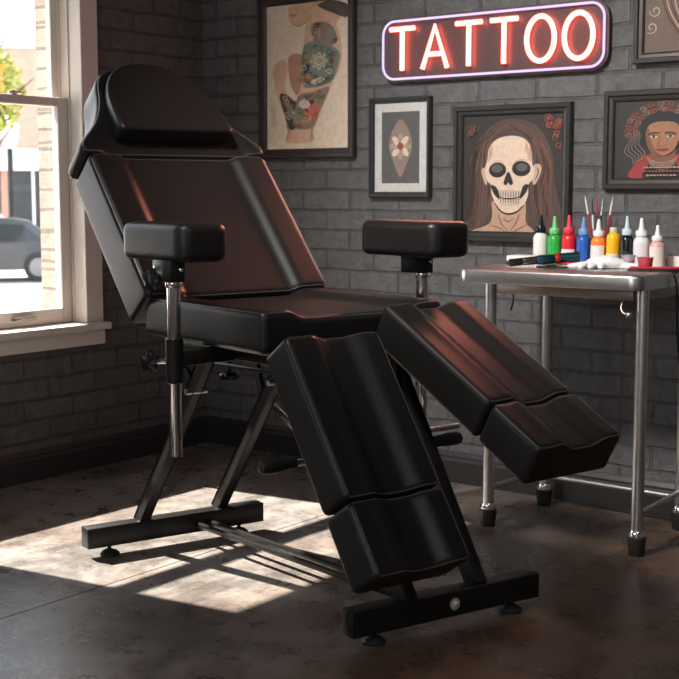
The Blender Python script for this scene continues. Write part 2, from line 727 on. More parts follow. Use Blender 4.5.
jy0, jy1 = 2.113, 3.343
wpart('jamb', [((-3.99, jy1, 0.58), (-3.85, WY1, 1.97)), ((-3.99, WY0, 0.58), (-3.85, jy0, 1.97)), ((-3.99, WY0, 1.96), (-3.85, WY1, WZ1))])
wpart('parting_strip', [((-3.958, jy1 - 0.008, 0.58), (-3.951, jy1, 1.96)), ((-3.908, jy1 - 0.006, 0.58), (-3.900, jy1, 1.96)),
                        ((-3.958, jy0, 0.58), (-3.951, jy0 + 0.008, 1.96)), ((-3.908, jy0, 0.58), (-3.900, jy0 + 0.006, 1.96))])
wpart('casing', [((-3.85, jy1 - 0.003, 0.58), (-3.828, 3.426, 2.02)), ((-3.85, 2.03, 0.58), (-3.828, jy0 + 0.003, 2.02)),
                 ((-3.85, 2.0, 1.957), (-3.824, 3.455, 2.06))], bev=0.003)
wpart('stool', [((-3.99, WY0, 0.552), (-3.85, WY1, 0.58)), ((-3.85, 2.01, 0.552), (-3.797, 3.442, 0.58))], bev=0.005)
wpart('apron', [((-3.85, 2.03, 0.492), (-3.828, 3.434, 0.552))], bev=0.003)
ls = wpart('lower_sash', [((-3.949, jy1 - 0.052, 0.581), (-3.912, jy1 - 0.001, 1.452)), ((-3.949, jy0 + 0.001, 0.581), (-3.912, jy0 + 0.052, 1.452)),
                          ((-3.949, jy0 + 0.052, 0.581), (-3.912, jy1 - 0.052, 0.640)), ((-3.949, jy0 + 0.052, 1.418), (-3.912, jy1 - 0.052, 1.452))], bev=0.004)
us = wpart('upper_sash', [((-3.985, jy1 - 0.040, 1.42), (-3.958, jy1 - 0.001, 1.96)), ((-3.985, jy0 + 0.001, 1.42), (-3.958, jy0 + 0.040, 1.96)),
                          ((-3.985, jy0 + 0.04, 1.42), (-3.958, jy1 - 0.04, 1.448)), ((-3.985, jy0 + 0.04, 1.885), (-3.958, jy1 - 0.04, 1.96))], bev=0.003)
g1 = wpart('pane', [((-3.934, jy0 + 0.05, 0.638), (-3.930, jy1 - 0.05, 1.42))], 'glass', 0, ls)
g2 = wpart('pane', [((-3.974, jy0 + 0.038, 1.446), (-3.970, jy1 - 0.038, 1.887))], 'glass', 0, us)
bm = bmesh.new()
lathe(bm, [(0.016, 0), (0.016, 0.006), (0.010, 0.010), (0.010, 0.016), (0.006, 0.018)], (-3.932, 3.095, 1.452))
bar(bm, (-3.932, 3.075, 1.462), (-3.932, 3.135, 1.462), 0.014, 0.008)
o = link('sash_lock', bm, 'nickel', win)
for v in o.data.vertices:
    v.co -= Vector((XL, 2.72, 0.58))
bm = bmesh.new()
tube(bm, [(-3.912, 3.045, 0.612), (-3.892, 3.052, 0.612), (-3.890, 3.07, 0.614), (-3.890, 3.125, 0.614), (-3.892, 3.142, 0.612), (-3.912, 3.149, 0.612)], 0.0055, 10)
o = link('sash_lift', bm, 'nickel', win)
for v in o.data.vertices:
    v.co -= Vector((XL, 2.72, 0.58))

added_win = win.copy()  # copy added out of view so metal and floor catch daylight
COL.objects.link(added_win)
added_win.name = 'added_window'
added_win.location.y += W2
for ch in list(win.children):
    c = ch.copy()
    COL.objects.link(c)
    c.parent = added_win
    for g in list(ch.children):
        d = g.copy()
        COL.objects.link(d)
        d.parent = c

# ------------------------------------------------------------------ tattoo chair
TH = math.radians(-15)
chair = tag(empty('tattoo_chair', (-2.22, 2.71, 0), TH), 'black leather reclining tattoo chair with split leg rests on steel frame', 'chair')

# local axes: x = towards the foot end, y = across (to the right in the photo), z = up
D = Vector((-0.658, 0, 0.753))
NRM = Vector((0.753, 0, 0.658))
B0 = Vector((-0.30, 0, 0.81))


def piping(seam, Mx, parent, r=0.0022):
    bm = bmesh.new()
    tube(bm, [Mx @ p for p in seam], r, 6, closed=True)
    return link('piping', bm, 'piping', parent)


def bolster(edge, slope, depth):
    def f(y, x):
        d = min(y, 1 - y)
        return -depth * smooth01((d - edge) / slope)
    return f


# backrest: x along the back, y across, z outward
Mb = Matrix((D, Vector((0, 1, 0)), NRM)).transposed()          # maps (s, w, n) -> local; handedness handled by recalc
def back_mx(s0, w0, n0):
    return Matrix.Translation(B0) @ Mb.to_4x4() @ Matrix.Translation((s0, w0, n0))


def back_prof(y, x):
    d = min(y, 1 - y)
    end = 1.0
    return -0.020 * smooth01((d - 0.145) / 0.075) * end


bm, seam = cushion(0.535, 0.625, 0.148, 0.020, 30, 60, back_prof)
Mx = back_mx(-0.004, -0.3155, 0.003)
xform(bm, Mx)
br_ = link('backrest', bm, 'leather', chair, angle=60)
piping(seam, Mx, br_)

# headrest: flared trapezoid, then the half-round pillow
half = [(0.0, 0.915), (0.07, 0.908), (0.125, 0.893), (0.165, 0.862), (0.188, 0.82), (0.202, 0.765), (0.222, 0.712), (0.254, 0.655), (0.296, 0.608),
        (0.322, 0.575), (0.327, 0.552), (0.318, 0.538), (0.28, 0.535), (0.15, 0.535)]
outl = [(s, w) for w, s in half] + [(s, -w) for w, s in reversed(half[1:])]
outl = closed_spline(outl, 3)


def hr_top(s, w):
    hw = 0.20 + 0.10 * smooth01((0.70 - s) / 0.15)
    return -0.002 - 0.016 * smooth01((hw - abs(w)) / 0.05 - 0.3) * smooth01((0.9 - s) / 0.1)


bm, seam = pad(outl, -0.138, hr_top, 0.02, 120)
Mx = back_mx(0, 0, 0)
xform(bm, Mx)
hr = link('headrest', bm, 'leather', chair, angle=60)
piping(seam, Mx, hr)
ph = [(0.0, 0.902), (0.06, 0.895), (0.108, 0.872), (0.145, 0.835), (0.172, 0.785), (0.189, 0.725), (0.197, 0.66), (0.200, 0.605), (0.194, 0.589), (0.178, 0.587), (0.09, 0.587)]
po = [(s, w) for w, s in ph] + [(s, -w) for w, s in reversed(ph[1:])]
po = closed_spline(po, 3)


def pil_top(s, w):
    return 0.050 - 0.024 * smooth01((s - 0.58) / 0.32)


bm, seam = pad(po, -0.02, pil_top, 0.014, 110)
xform(bm, Mx)
pl = link('headrest_pillow', bm, 'leather', hr, angle=60)

for w in (-0.11, 0.11):
    bm = bmesh.new()
    tube(bm, [B0 + D * s + Vector((0, w, 0)) - NRM * 0.065 for s in (0.515, 0.545)], 0.008)
    link('headrest_rod', bm, 'chrome', chair)

# seat
def seat_prof(y, x):
    d = min(y, 1 - y)
    return -0.020 * smooth01((d - 0.13) / 0.10)


bm, seam = cushion(0.60, 0.60, 0.112, 0.022, 30, 60, seat_prof)
Mx = Matrix.Translation((-0.355, -0.30, 0.802))
xform(bm, Mx)
st = link('seat', bm, 'leather', chair, angle=60)
piping(seam, Mx, st)


def leg_rest(u, w, z, yaw, pitch, roll, L1, g, L2, t, wd=0.28):
    R = Matrix.Rotation(yaw, 4, 'Z') @ Matrix.Rotation(pitch, 4, 'Y') @ Matrix.Rotation(roll, 4, 'X')
    base = Matrix.Translation((u, w, z)) @ R

    def f(y, x):
        # flat bolster, soft ridge, channel off the middle, flat bolster
        return -0.020 * smooth01((y - 0.27) / 0.20) * smooth01((0.84 - y) / 0.22) + 0.003 * math.exp(-((y - 0.26) / 0.06) ** 2)
    bm, seam = cushion(L1, wd, t, 0.016, 26, 40, f)
    xform(bm, base)
    lr = link('leg_rest', bm, 'leather', chair, angle=60)
    piping(seam, base, lr)
    b2 = base @ Matrix.Translation((L1 + g, 0, 0))
    bm, seam = cushion(L2, wd, t, 0.016, 12, 40, f)
    xform(bm, b2)
    fr = link('foot_rest', bm, 'leather', chair, angle=60)
    piping(seam, b2, fr)
    for y in (0.07, 0.21):
        bm = bmesh.new()
        tube(bm, [base @ Vector((L1 - 0.02, y, -t * 0.5)), base @ Vector((L1 + g + 0.02, y, -t * 0.5))], 0.007)
        link('extension_rod', bm, 'chrome', lr)
    bm = bmesh.new()
    a = base @ Vector((0.02, wd / 2, -t - 0.012))
    b = base @ Vector((L1 * 0.8, wd / 2, -t - 0.012))
    bar(bm, a, b, 0.04, 0.022, up=base.to_3x3() @ Vector((0, 0, 1)))
    bar(bm, (0.19, w + wd / 2, 0.672), a, 0.035, 0.022)
    link('leg_bracket', bm, 'steel_black', lr)


leg_rest(0.350, -0.306, 0.754, math.radians(-0.9), math.radians(54.5), math.radians(-2.0), 0.430, 0.006, 0.188, 0.111, 0.292)
leg_rest(0.288, 0.050, 0.806, math.radians(1.0), math.radians(27.9), math.radians(-0.2), 0.440, 0.007, 0.180, 0.112, 0.296)

# under-frame
def part(name, fn, mat, parent=chair, angle=40):
    bm = bmesh.new()
    fn(bm)
    return link(name, bm, mat, parent, angle=angle)


def foot_bar(p0, p1, zc, h, w, bolt):
    p0, p1 = Vector((*p0, zc)), Vector((*p1, zc))
    o = part('floor_bar', lambda b: bar(b, p0, p1, w, h, bev=0.003), 'steel_black')
    for f in (0.13, 0.87):
        q = p0.lerp(p1, f)
        def ft(b, q=q):
            lathe(b, [(0.030, 0.0), (0.031, 0.006), (0.024, 0.013), (0.010, 0.019), (0.006, 0.021), (0.006, zc - h / 2 + 0.002)], (q.x, q.y, 0.0))
        part('levelling_foot', ft, 'rubber', o)
    if bolt:
        q = p0.lerp(p1, 0.52)
        ax = frame_axes(p0, p1)[1]
        if ax.x < 0:
            ax = -ax
        part('bolt', lambda b: (lathe(b, [(0.0155, 0), (0.0155, 0.003), (0.012, 0.004)], q + ax * w / 2, ax),
                                lathe(b, [(0.0095, 0.003), (0.0095, 0.010), (0.007, 0.012)], q + ax * w / 2, ax, seg=6)), 'zinc', o)
    return o


foot_bar((0.488, -0.223), (0.530, 0.368), 0.063, 0.066, 0.052, True)
foot_bar((-0.588, -0.385), (-0.548, 0.218), 0.064, 0.062, 0.052, False)
for w in (-0.200, 0.078):
    part('support_leg', lambda b: bar(b, (-0.578, w, 0.09), (-0.165, w, 0.655), 0.030, 0.036, up=(1, 0, 0.5)), 'steel_black')
    part('pivot_bolt', lambda b: tube(b, [(-0.24, w - 0.034, 0.535), (-0.24, w + 0.034, 0.535)], 0.009, 12), 'steel')
for w in (-0.055, 0.180):
    part('support_leg', lambda b: bar(b, (0.512, w, 0.09), (0.160, w, 0.655), 0.034, 0.042, up=(1, 0, 0.5)), 'steel_black')
for w in (-0.035, 0.01):
    part('floor_stretcher', lambda b: bar(b, (-0.565, w + 0.005, 0.06), (0.478, w + 0.055, 0.06), 0.014, 0.016, bev=0.002), 'steel_black')
for w in (-0.19, 0.18):
    part('seat_rail', lambda b: bar(b, (-0.33, w, 0.668), (0.235, w, 0.668), 0.035, 0.038), 'steel_black')
for u in (-0.27, 0.19):
    part('seat_crossbar', lambda b: bar(b, (u, -0.19, 0.668), (u, 0.18, 0.668), 0.035, 0.036), 'steel_black')
part('backrest_strut', lambda b: bar(b, (-0.345, 0.10, 0.455), (-0.425, 0.10, 0.70), 0.014, 0.018, up=(1, 0, 0), bev=0.002), 'steel_black')
part('backrest_strut', lambda b: bar(b, (-0.255, -0.19, 0.54), (-0.42, -0.19, 0.68), 0.012, 0.014, up=(1, 0, 0), bev=0.002), 'steel_black')
for w in (-0.19, 0.18):
    part('backrest_rail', lambda b: bar(b, B0 + D * 0.02 + Vector((0, w, 0)) - NRM * 0.155, B0 + D * 0.46 + Vector((0, w, 0)) - NRM * 0.155, 0.035, 0.022, up=NRM), 'steel_black')
part('gas_strut', lambda b: tube(b, [(-0.330, 0.115, 0.455), (-0.05, 0.115, 0.335)], 0.010, 14), 'chrome')
part('gas_strut_cylinder', lambda b: tube(b, [(-0.05, 0.115, 0.335), (0.38, 0.115, 0.20)], 0.017, 14), 'steel_black')
part('recline_lever', lambda b: bar(b, (-0.36, -0.06, 0.588), (0.10, -0.05, 0.60), 0.010, 0.012, bev=0.002), 'steel_black')
part('clamp_knob', lambda b: (lathe(b, [(0.010, 0.0), (0.026, 0.004), (0.028, 0.016), (0.020, 0.024), (0.006, 0.026)], (-0.30, -0.05, 0.545), seg=30, lobes=10, lobe_amp=0.06),
                              tube(b, [(-0.30, -0.05, 0.565), (-0.30, -0.05, 0.60)], 0.005, 10)), 'plastic_black')


def lever(w0, w1, w2, u, z):
    rod = part('foot_lever', lambda b: tube(b, [(u, w0, z), (u, w1, z)], 0.010, 14), 'chrome')
    s = 1 if w2 > w1 else -1
    L = abs(w2 - w1)
    part('lever_grip', lambda b: lathe(b, [(0.012, 0), (0.0165, 0.004), (0.0165, L * 0.3), (0.019, L * 0.5), (0.0195, L * 0.85), (0.016, L * 0.97), (0.008, L)],
                                       (u, w1, z), (0, s, 0)), 'rubber', rod)


lever(0.05, -0.180, -0.290, 0.215, 0.405)
lever(0.05, 0.285, 0.392, 0.213, 0.402)
part('release_rod', lambda b: tube(b, [(0.213, 0.17, 0.437), (0.213, 0.385, 0.437)], 0.008, 14), 'chrome')
part('lever_link', lambda b: bar(b, (0.215, -0.10, 0.40), (0.20, -0.10, 0.66), 0.012, 0.024, up=(1, 0, 0), bev=0.002), 'steel_black')
part('lever_link', lambda b: bar(b, (0.215, 0.16, 0.40), (0.20, 0.16, 0.66), 0.012, 0.024, up=(1, 0, 0), bev=0.002), 'steel_black')


def armrest(u, w, zbot, side, pu0, pw0, pl_, pw_):
    """side -1 = viewer's left"""
    post = part('arm_post', lambda b: tube(b, [(u, w, zbot), (u, w, zbot + 0.004), (u, w, 0.878)], [0.0165, 0.0175, 0.0175], 20), 'chrome')
    part('post_sleeve', lambda b: lathe(b, [(0.0215, 0), (0.0235, 0.002), (0.0235, 0.116), (0.0215, 0.118)], (u, w, 0.598)), 'steel_black', post)
    part('sleeve_arm', lambda b: bar(b, (u, w - side * 0.015, 0.662), (u - 0.0, side * 0.19, 0.666), 0.036, 0.040), 'steel_black', post)
    part('pad_bracket', lambda b: box(b, (u - 0.070, w - 0.022, 0.862), (u + 0.022, w + 0.022, 0.918), 0, 0.002), 'steel_black', post)
    part('bracket_screw', lambda b: lathe(b, [(0.0075, 0), (0.0075, 0.003), (0.004, 0.005)], (u - 0.052, w + side * 0.023, 0.896), (0, side, 0)), 'chrome', post)
    part('bracket_screw', lambda b: lathe(b, [(0.006, 0), (0.006, 0.006), (0.004, 0.008)], (u + 0.022, w + 0.008, 0.895), (1, 0, 0)), 'chrome', post)

    def star(b, c, ax, r=0.026):
        lathe(b, [(0.008, 0.0), (0.008, 0.010), (r, 0.011), (r * 1.04, 0.016), (r, 0.023), (r * 0.6, 0.027)], c, ax, seg=40, lobes=5, lobe_amp=0.14)
    part('lock_knob', lambda b: star(b, (u - 0.050, w + side * 0.022, 0.868), (0.3, side, 0)), 'plastic_black', post)
    part('lock_collar', lambda b: lathe(b, [(0.020, 0), (0.0215, 0.004), (0.0215, 0.018), (0.019, 0.022)], (u, w, 0.848)), 'chrome', post)
    part('lock_knob', lambda b: star(b, (u - 0.050, w + side * 0.034, 0.655), (0.4, side, 0)), 'plastic_black', post)
    part('knob_stem', lambda b: tube(b, [(u - 0.004, w + side * 0.014, 0.655), (u - 0.048, w + side * 0.040, 0.655)], 0.007, 12), 'chrome', post)
    bm, seam = pad(rrect(pu0, pu0 + pl_, pw0, pw0 + pw_, 0.036), 0.914, lambda x, y: 1.012 + 0.002 * (1 - ((y - pw0) / pw_ * 2 - 1) ** 2), 0.022, 100)
    link('arm_pad', bm, 'leather', post, angle=60)


def rrect(x0, x1, y0, y1, r, seg=8):
    pts = []
    for cx, cy, a0 in ((x1 - r, y1 - r, 0), (x0 + r, y1 - r, 90), (x0 + r, y0 + r, 180), (x1 - r, y0 + r, 270)):
        for k in range(seg + 1):
            a = math.radians(a0 + 90 * k / seg)
            pts.append((cx + r * math.cos(a), cy + r * math.sin(a)))
    return pts


armrest(-0.045, -0.380, 0.404, -1, -0.302, -0.400, 0.332, 0.150)
armrest(0.060, 0.380, 0.400, 1, -0.085, 0.255, 0.332, 0.150)

# ------------------------------------------------------------------ steel worktable
tx0, tx1, ty0, ty1, tz = -2.216, -1.580, 3.478, 3.985, 0.85
table = tag(empty('work_table', (-1.89, 3.74, 0)), 'stainless steel work table on round legs holding ink bottles by back wall', 'table')
TO = Vector((-1.89, 3.74, 0))


def tpart(name, fn, mat, parent=table, angle=40):
    bm = bmesh.new()
    fn(bm)
    for v in bm.verts:
        v.co -= TO
    return link(name, bm, mat, parent, angle=angle)


def rrect(x0, x1, y0, y1, r, seg=8):
    pts = []
    for cx, cy, a0 in ((x1 - r, y1 - r, 0), (x0 + r, y1 - r, 90), (x0 + r, y0 + r, 180), (x1 - r, y0 + r, 270)):
        for k in range(seg + 1):
            a = math.radians(a0 + 90 * k / seg)
            pts.append((cx + r * math.cos(a), cy + r * math.sin(a)))
    return pts


def top_fn(b):
    rs = []
    for ins, z in ((0.012, tz - 0.046), (0.001, tz - 0.045), (0.0, tz - 0.042), (0.0, tz - 0.008), (0.002, tz - 0.003), (0.007, tz)):
        rs.append([Vector((x, y, z)) for x, y in rrect(tx0 + ins, tx1 - ins, ty0 + ins, ty1 - ins, 0.042 - ins)])
    rings(b, rs)


tpart('table_top', top_fn, 'steel', angle=50)
legs = dict(fl=(-2.132, 3.560), fr=(-1.597, 3.538), bl=(-2.118, 3.915), br=(-1.612, 3.90))
for k, (x, y) in legs.items():
    lg = tpart('leg', lambda b: tube(b, [(x, y, 0.05), (x, y, tz - 0.04)], 0.0185, 20), 'steel')
    tpart('leg_collar', lambda b: lathe(b, [(0.022, 0), (0.0255, 0.003), (0.0255, 0.008), (0.022, 0.011), (0.024, 0.014), (0.021, 0.018), (0.0195, 0.022)], (x, y, 0.056)), 'chrome', lg)
    tpart('rubber_foot', lambda b: lathe(b, [(0.023, 0.0), (0.0245, 0.003), (0.0250, 0.02), (0.0275, 0.036), (0.0285, 0.050), (0.0285, 0.055), (0.024, 0.058)], (x, y, 0)), 'rubber', lg)
F_ = lambda k, z: (*legs[k], z)
tpart('stretcher', lambda b: tube(b, [F_('bl', 0.105), F_('br', 0.105)], 0.010, 12), 'steel')
tpart('stretcher', lambda b: tube(b, [F_('fl', 0.125), F_('bl', 0.125)], 0.009, 12), 'steel')
tpart('stretcher', lambda b: tube(b, [F_('fr', 0.125), F_('br', 0.125)], 0.009, 12), 'steel')
for a_, b_ in (((-2.11, 3.56, 0.786), (-1.63, 3.545, 0.786)), ((-2.11, 3.91, 0.786), (-1.62, 3.90, 0.786)),
               ((-2.112, 3.57, 0.787), (-2.112, 3.9, 0.787)), ((-1.612, 3.57, 0.787), (-1.612, 3.9, 0.787))):
    tpart('apron_rail', lambda b: bar(b, a_, b_, 0.012, 0.032, bev=0.002), 'steel_dull')
tpart('hook', lambda b: (tube(b, open_spline([(-1.655, 3.53, 0.775), (-1.658, 3.52, 0.755), (-1.65, 3.512, 0.738), (-1.634, 3.51, 0.732)], 4), 0.003, 8),
                         lathe(b, [(0.003, -0.010), (0.008, -0.007), (0.0105, 0), (0.008, 0.007), (0.003, 0.010)], (-1.628, 3.508, 0.730), seg=16)), 'steel_dull')


def simple(name, fn, mat, label, cat, group=None, angle=40):
    bm = bmesh.new()
    fn(bm)
    return tag(link(name, bm, mat, angle=angle), label, cat, group)


simple('power_cord', lambda b: tube(b, open_spline([(-1.572, 3.70, 0.842), (-1.566, 3.71, 0.80), (-1.567, 3.72, 0.72), (-1.565, 3.73, 0.62), (-1.552, 3.74, 0.52), (-1.525, 3.76, 0.42), (-1.51, 3.78, 0.25), (-1.52, 3.79, 0.06), (-1.49, 3.77, 0.006), (-1.41, 3.71, 0.006)], 6), 0.0035, 8),
       'plastic_black', 'black power cord hanging from the right side of the steel table', 'cord')
simple('switch_cord', lambda b: tube(b, open_spline([(-2.06, 3.575, 0.775), (-2.055, 3.572, 0.755), (-2.058, 3.57, 0.735), (-2.063, 3.568, 0.715)], 5), 0.003, 8),
       'plastic_black', 'short black cord dangling under the left end of the steel table', 'cord')

# ------------------------------------------------------------------ things on the table
def mat_col(name, c, rough=0.3, **k):
    if name not in M:
        M[name] = pbr(name, c, rough, **k)
    return name


def bottle(x, y, r, h, body, cap, label_mat, label_text, nozzle=True, cap_r=0.72, label_z=(0.12, 0.5), cap_h=0.13):
    """squeeze bottle, overall height h"""
    e = tag(empty('ink_bottle', (x, y, tz)), label_text, 'bottle', 'ink bottles in a row on the steel table')
    hb = h * 0.62
    b = bmesh.new()
    lathe(b, [(r * 0.82, 0), (r * 0.96, 0.002), (r, 0.006), (r, hb * 0.80), (r * 0.95, hb * 0.88), (r * 0.78, hb * 0.95), (r * 0.55, hb), (r * 0.5, hb + 0.004)])
    link('body', b, body, e)
    b = bmesh.new()
    cr = r * cap_r
    ch = h * cap_h
    lathe(b, [(cr * 0.95, hb + 0.001), (cr, hb + 0.003), (cr, hb + ch * 0.8), (cr * 0.9, hb + ch)], seg=30, lobes=30, lobe_amp=0.012)
    if nozzle:
        lathe(b, [(cr * 0.55, hb + ch), (cr * 0.42, hb + ch + (h - hb - ch) * 0.35), (cr * 0.30, hb + ch + (h - hb - ch) * 0.8), (cr * 0.34, hb + ch + (h - hb - ch) * 0.82), (cr * 0.22, h)])
    link('cap', b, cap, e)
    if label_mat:
        b = bmesh.new()
        rr = r + 0.0006
        n = 16
        a0, a1 = math.radians(-150), math.radians(-15)
        vs = []
        for k in range(n + 1):
            a = a0 + (a1 - a0) * k / n
            vs.append((b.verts.new((rr * math.cos(a), rr * math.sin(a), hb * label_z[0])), b.verts.new((rr * math.cos(a), rr * math.sin(a), hb * label_z[1]))))
        for p, q in zip(vs, vs[1:]):
            b.faces.new((p[0], q[0], q[1], p[1]))
        o = link('label', b, label_mat, e)
    return e


def at(px, py, z=None, y=None):
    """point of the photograph on a horizontal plane or on a plane parallel to the back wall (used for layout only)"""
    f = Vector((-math.sin(YAW) * math.cos(PITCH), math.cos(YAW) * math.cos(PITCH), -math.sin(PITCH)))
    rt = Vector((math.cos(YAW), math.sin(YAW), 0))
    u = rt.cross(f)
    d = f + rt * (px - 339.5) / 1280 - u * (py - 339.5) / 1280
    c = Vector((0, 0, 1.1))
    t = (z - c.z) / d.z if z is not None else (y - c.y) / d.y
    return c + d * t


mat_col('ink_green', (0.02, 0.36, 0.05))
mat_col('ink_green_cap', (0.16, 0.55, 0.2))
mat_col('ink_red', (0.62, 0.015, 0.03))
mat_col('ink_red_cap', (0.7, 0.04, 0.06))
mat_col('ink_blue', (0.015, 0.10, 0.42))
mat_col('ink_blue_cap', (0.16, 0.31, 0.58))
mat_col('ink_orange', (0.84, 0.22, 0.03))
mat_col('ink_yellow', (0.86, 0.45, 0.01))
mat_col('clear_cap', (0.62, 0.55, 0.42), 0.25)
mat_col('ink_black', (0.008, 0.008, 0.01), 0.18)
mat_col('pale_blue_cap', (0.52, 0.66, 0.74))
mat_col('bottle_milk', (0.74, 0.73, 0.74), 0.35)
mat_col('ink_pink', (0.66, 0.36, 0.34), 0.35)
mat_col('bottle_cream', (0.78, 0.68, 0.60), 0.35)
mat_col('label_black', (0.02, 0.02, 0.022), 0.5)
mat_col('label_cream', (0.74, 0.66, 0.44), 0.55)
BY = 3.885
bots = [  # px of axis, px of tip, radius px, body, cap, label
    (541, 214, 7.2, 'label_white', 'ink_black', 'bottle_milk', 'white ink bottle with a black nozzle cap, leftmost of the row', {}),
    (555, 216, 7.2, 'ink_green', 'ink_green_cap', None, 'green ink bottle with a light green nozzle cap', {}),
    (569.5, 215, 7.4, 'ink_red', 'ink_red_cap', 'label_white', 'red ink bottle with red cap and white label', {}),
    (584, 217, 6.8, 'ink_blue', 'ink_blue_cap', None, 'blue ink bottle with a light blue nozzle cap', {}),
    (599, 219, 7.6, 'ink_orange', 'white_plastic', 'label_white', 'orange ink bottle with white cap and white label', dict(label_z=(0.1, 0.7))),
    (614, 220, 7.0, 'ink_yellow', 'clear_cap', 'label_cream', 'yellow ink bottle with a flat clear cap and cream label', dict(nozzle=False, cap_r=0.55, label_z=(0.02, 0.38), cap_h=0.10)),
    (627.5, 216, 6.6, 'ink_black', 'pale_blue_cap', 'label_black', 'black ink bottle with a pale blue nozzle cap', {}),
    (642, 218, 7.8, 'bottle_milk', 'white_plastic', None, 'tall milky white bottle with white nozzle cap', {}),
    (658, 225, 7.6, 'ink_pink', 'white_plastic', 'bottle_cream', 'short pinkish bottle with white nozzle cap and pale label, rightmost of the row', dict(label_z=(0.02, 0.8))),
]
for i, (px, py, rp, body, cap, lab, txt, kw) in enumerate(bots):
    yy = BY - 0.012 * (i > 5)
    p = at(px, py, y=yy)
    h = p.z - tz
    if px == 614:
        h = (at(px, 218, y=yy).z - tz)
        kw = dict(kw)
    d = p.length
    bottle(p.x, yy, rp / 1280 * (p - Vector((0, 0, 1.1))).length * 0.985, h if px != 614 else h * 1.12, body, cap, lab, txt, **kw)

# brushes in a dark cup behind the orange bottle
cx_ = at(599, 250, y=3.955)
def cup_fn(b):
    lathe(b, [(0.020, 0), (0.024, 0.002), (0.026, 0.085), (0.0245, 0.086), (0.022, 0.01), (0.004, 0.008)], (cx_.x, 3.945, tz))
simple('brush_cup', cup_fn, 'plastic_black', 'dark cup holding thin brushes behind the orange bottle', 'cup')
mat_col('brush_red', (0.45, 0.03, 0.03))
mat_col('brush_white', (0.72, 0.70, 0.68))
mat_col('brush_dark', (0.03, 0.03, 0.035))
brs = [(585, 196, 'brush_white', 'brush_red', 'red and white brush leaning furthest left in the dark cup'),
       (592, 197, 'brush_dark', 'brush_white', 'thin dark brush with pale handle, second from left in the cup'),
       (597, 197, 'brush_red', 'brush_dark', 'thin dark brush with red tip in the middle of the cup'),
       (603, 198, 'chrome', 'brush_dark', 'black brush with steel ferrule, second from right in the cup'),
       (613, 197, 'brush_white', 'brush_red', 'red handled brush leaning furthest right in the cup')]
for j, (px, py, tipm, hm, txt) in enumerate(brs):
    tp = at(px, py, y=3.945)
    bs = Vector((cx_.x + (tp.x - cx_.x) * 0.22, 3.945 + 0.010 * (-1) ** j, tz + 0.012))
    e = tag(empty('paint_brush', bs), txt, 'brush', 'brushes standing in the dark cup')
    dv = tp - bs
    b = bmesh.new()
    tube(b, [Vector(), dv * 0.3, dv * 0.72], [0.0022, 0.0036, 0.0032], 10)
    link('handle', b, hm, e)
    b = bmesh.new()
    tube(b, [dv * 0.72, dv * 0.9, dv * 1.0], [0.0032, 0.0028, 0.0010], 10)
    link('tip', b, tipm, e)

# tattoo pen machine on its rest
mat_col('anodised_teal', (0.012, 0.055, 0.085), 0.3, metal=0.7)
mat_col('anodised_red', (0.55, 0.02, 0.02), 0.3, metal=0.5)
p0 = at(506, 263, z=tz + 0.0165)
p1 = p0 + Vector((0.175, 0.165, 0.020))
pen = tag(empty('tattoo_machine', p0), 'pen shaped tattoo machine in black and teal with red ring', 'tattoo machine')
ax = (p1 - p0)
LP = ax.length
for nm, prof, mm in (('needle_tip', [(0.004, 0), (0.006, 0.001), (0.009, 0.006), (0.009, 0.010)], 'plastic_black'),
                     ('grip', [(0.0095, 0.010), (0.0125, 0.013), (0.0125, 0.05), (0.0115, 0.052), (0.0115, 0.055), (0.013, 0.057), (0.013, LP * 0.42)], 'plastic_black'),
                     ('motor_body', [(0.0135, LP * 0.42), (0.0155, LP * 0.44), (0.0155, LP * 0.62), (0.014, LP * 0.63), (0.014, LP * 0.66)], 'anodised_teal'),
                     ('ring', [(0.0165, LP * 0.66), (0.0175, LP * 0.67), (0.0175, LP * 0.71), (0.0165, LP * 0.72)], 'anodised_red'),
                     ('tail', [(0.014, LP * 0.72), (0.0155, LP * 0.74), (0.0155, LP * 0.93), (0.0165, LP * 0.94), (0.0165, LP * 0.99), (0.013, LP)], 'anodised_teal')):
    b = bmesh.new()
    lathe(b, prof, (0, 0, 0), ax)
    link(nm, b, mm, pen)
c1 = p0 + ax * 0.62
simple('machine_rest', lambda b: (box(b, (c1.x - 0.045, c1.y - 0.022, tz), (c1.x + 0.05, c1.y + 0.02, tz + 0.006), 0, 0.002),
                                  box(b, (c1.x - 0.012, c1.y - 0.015, tz + 0.005), (c1.x + 0.012, c1.y + 0.015, tz + 0.0105), 0, 0.001)), 'plastic_black',
       'small black rest under the tattoo machine', 'rest')

# paper towel slabs
simple('paper_towel', lambda b: box(b, (-2.195, 3.76, tz), (-2.06, 3.84, tz + 0.030), 0, 0.004), 'paper', 'folded off-white paper towel on the left end of the table', 'paper towel')
q = at(673, 262, y=3.93)
simple('tissue_block', lambda b: box(b, (q.x - 0.02, 3.925, tz), (q.x + 0.075, 3.965, tz + 0.036), 0, 0.004), 'paper', 'cream block of tissues behind the pinkish bottle at right', 'tissue')

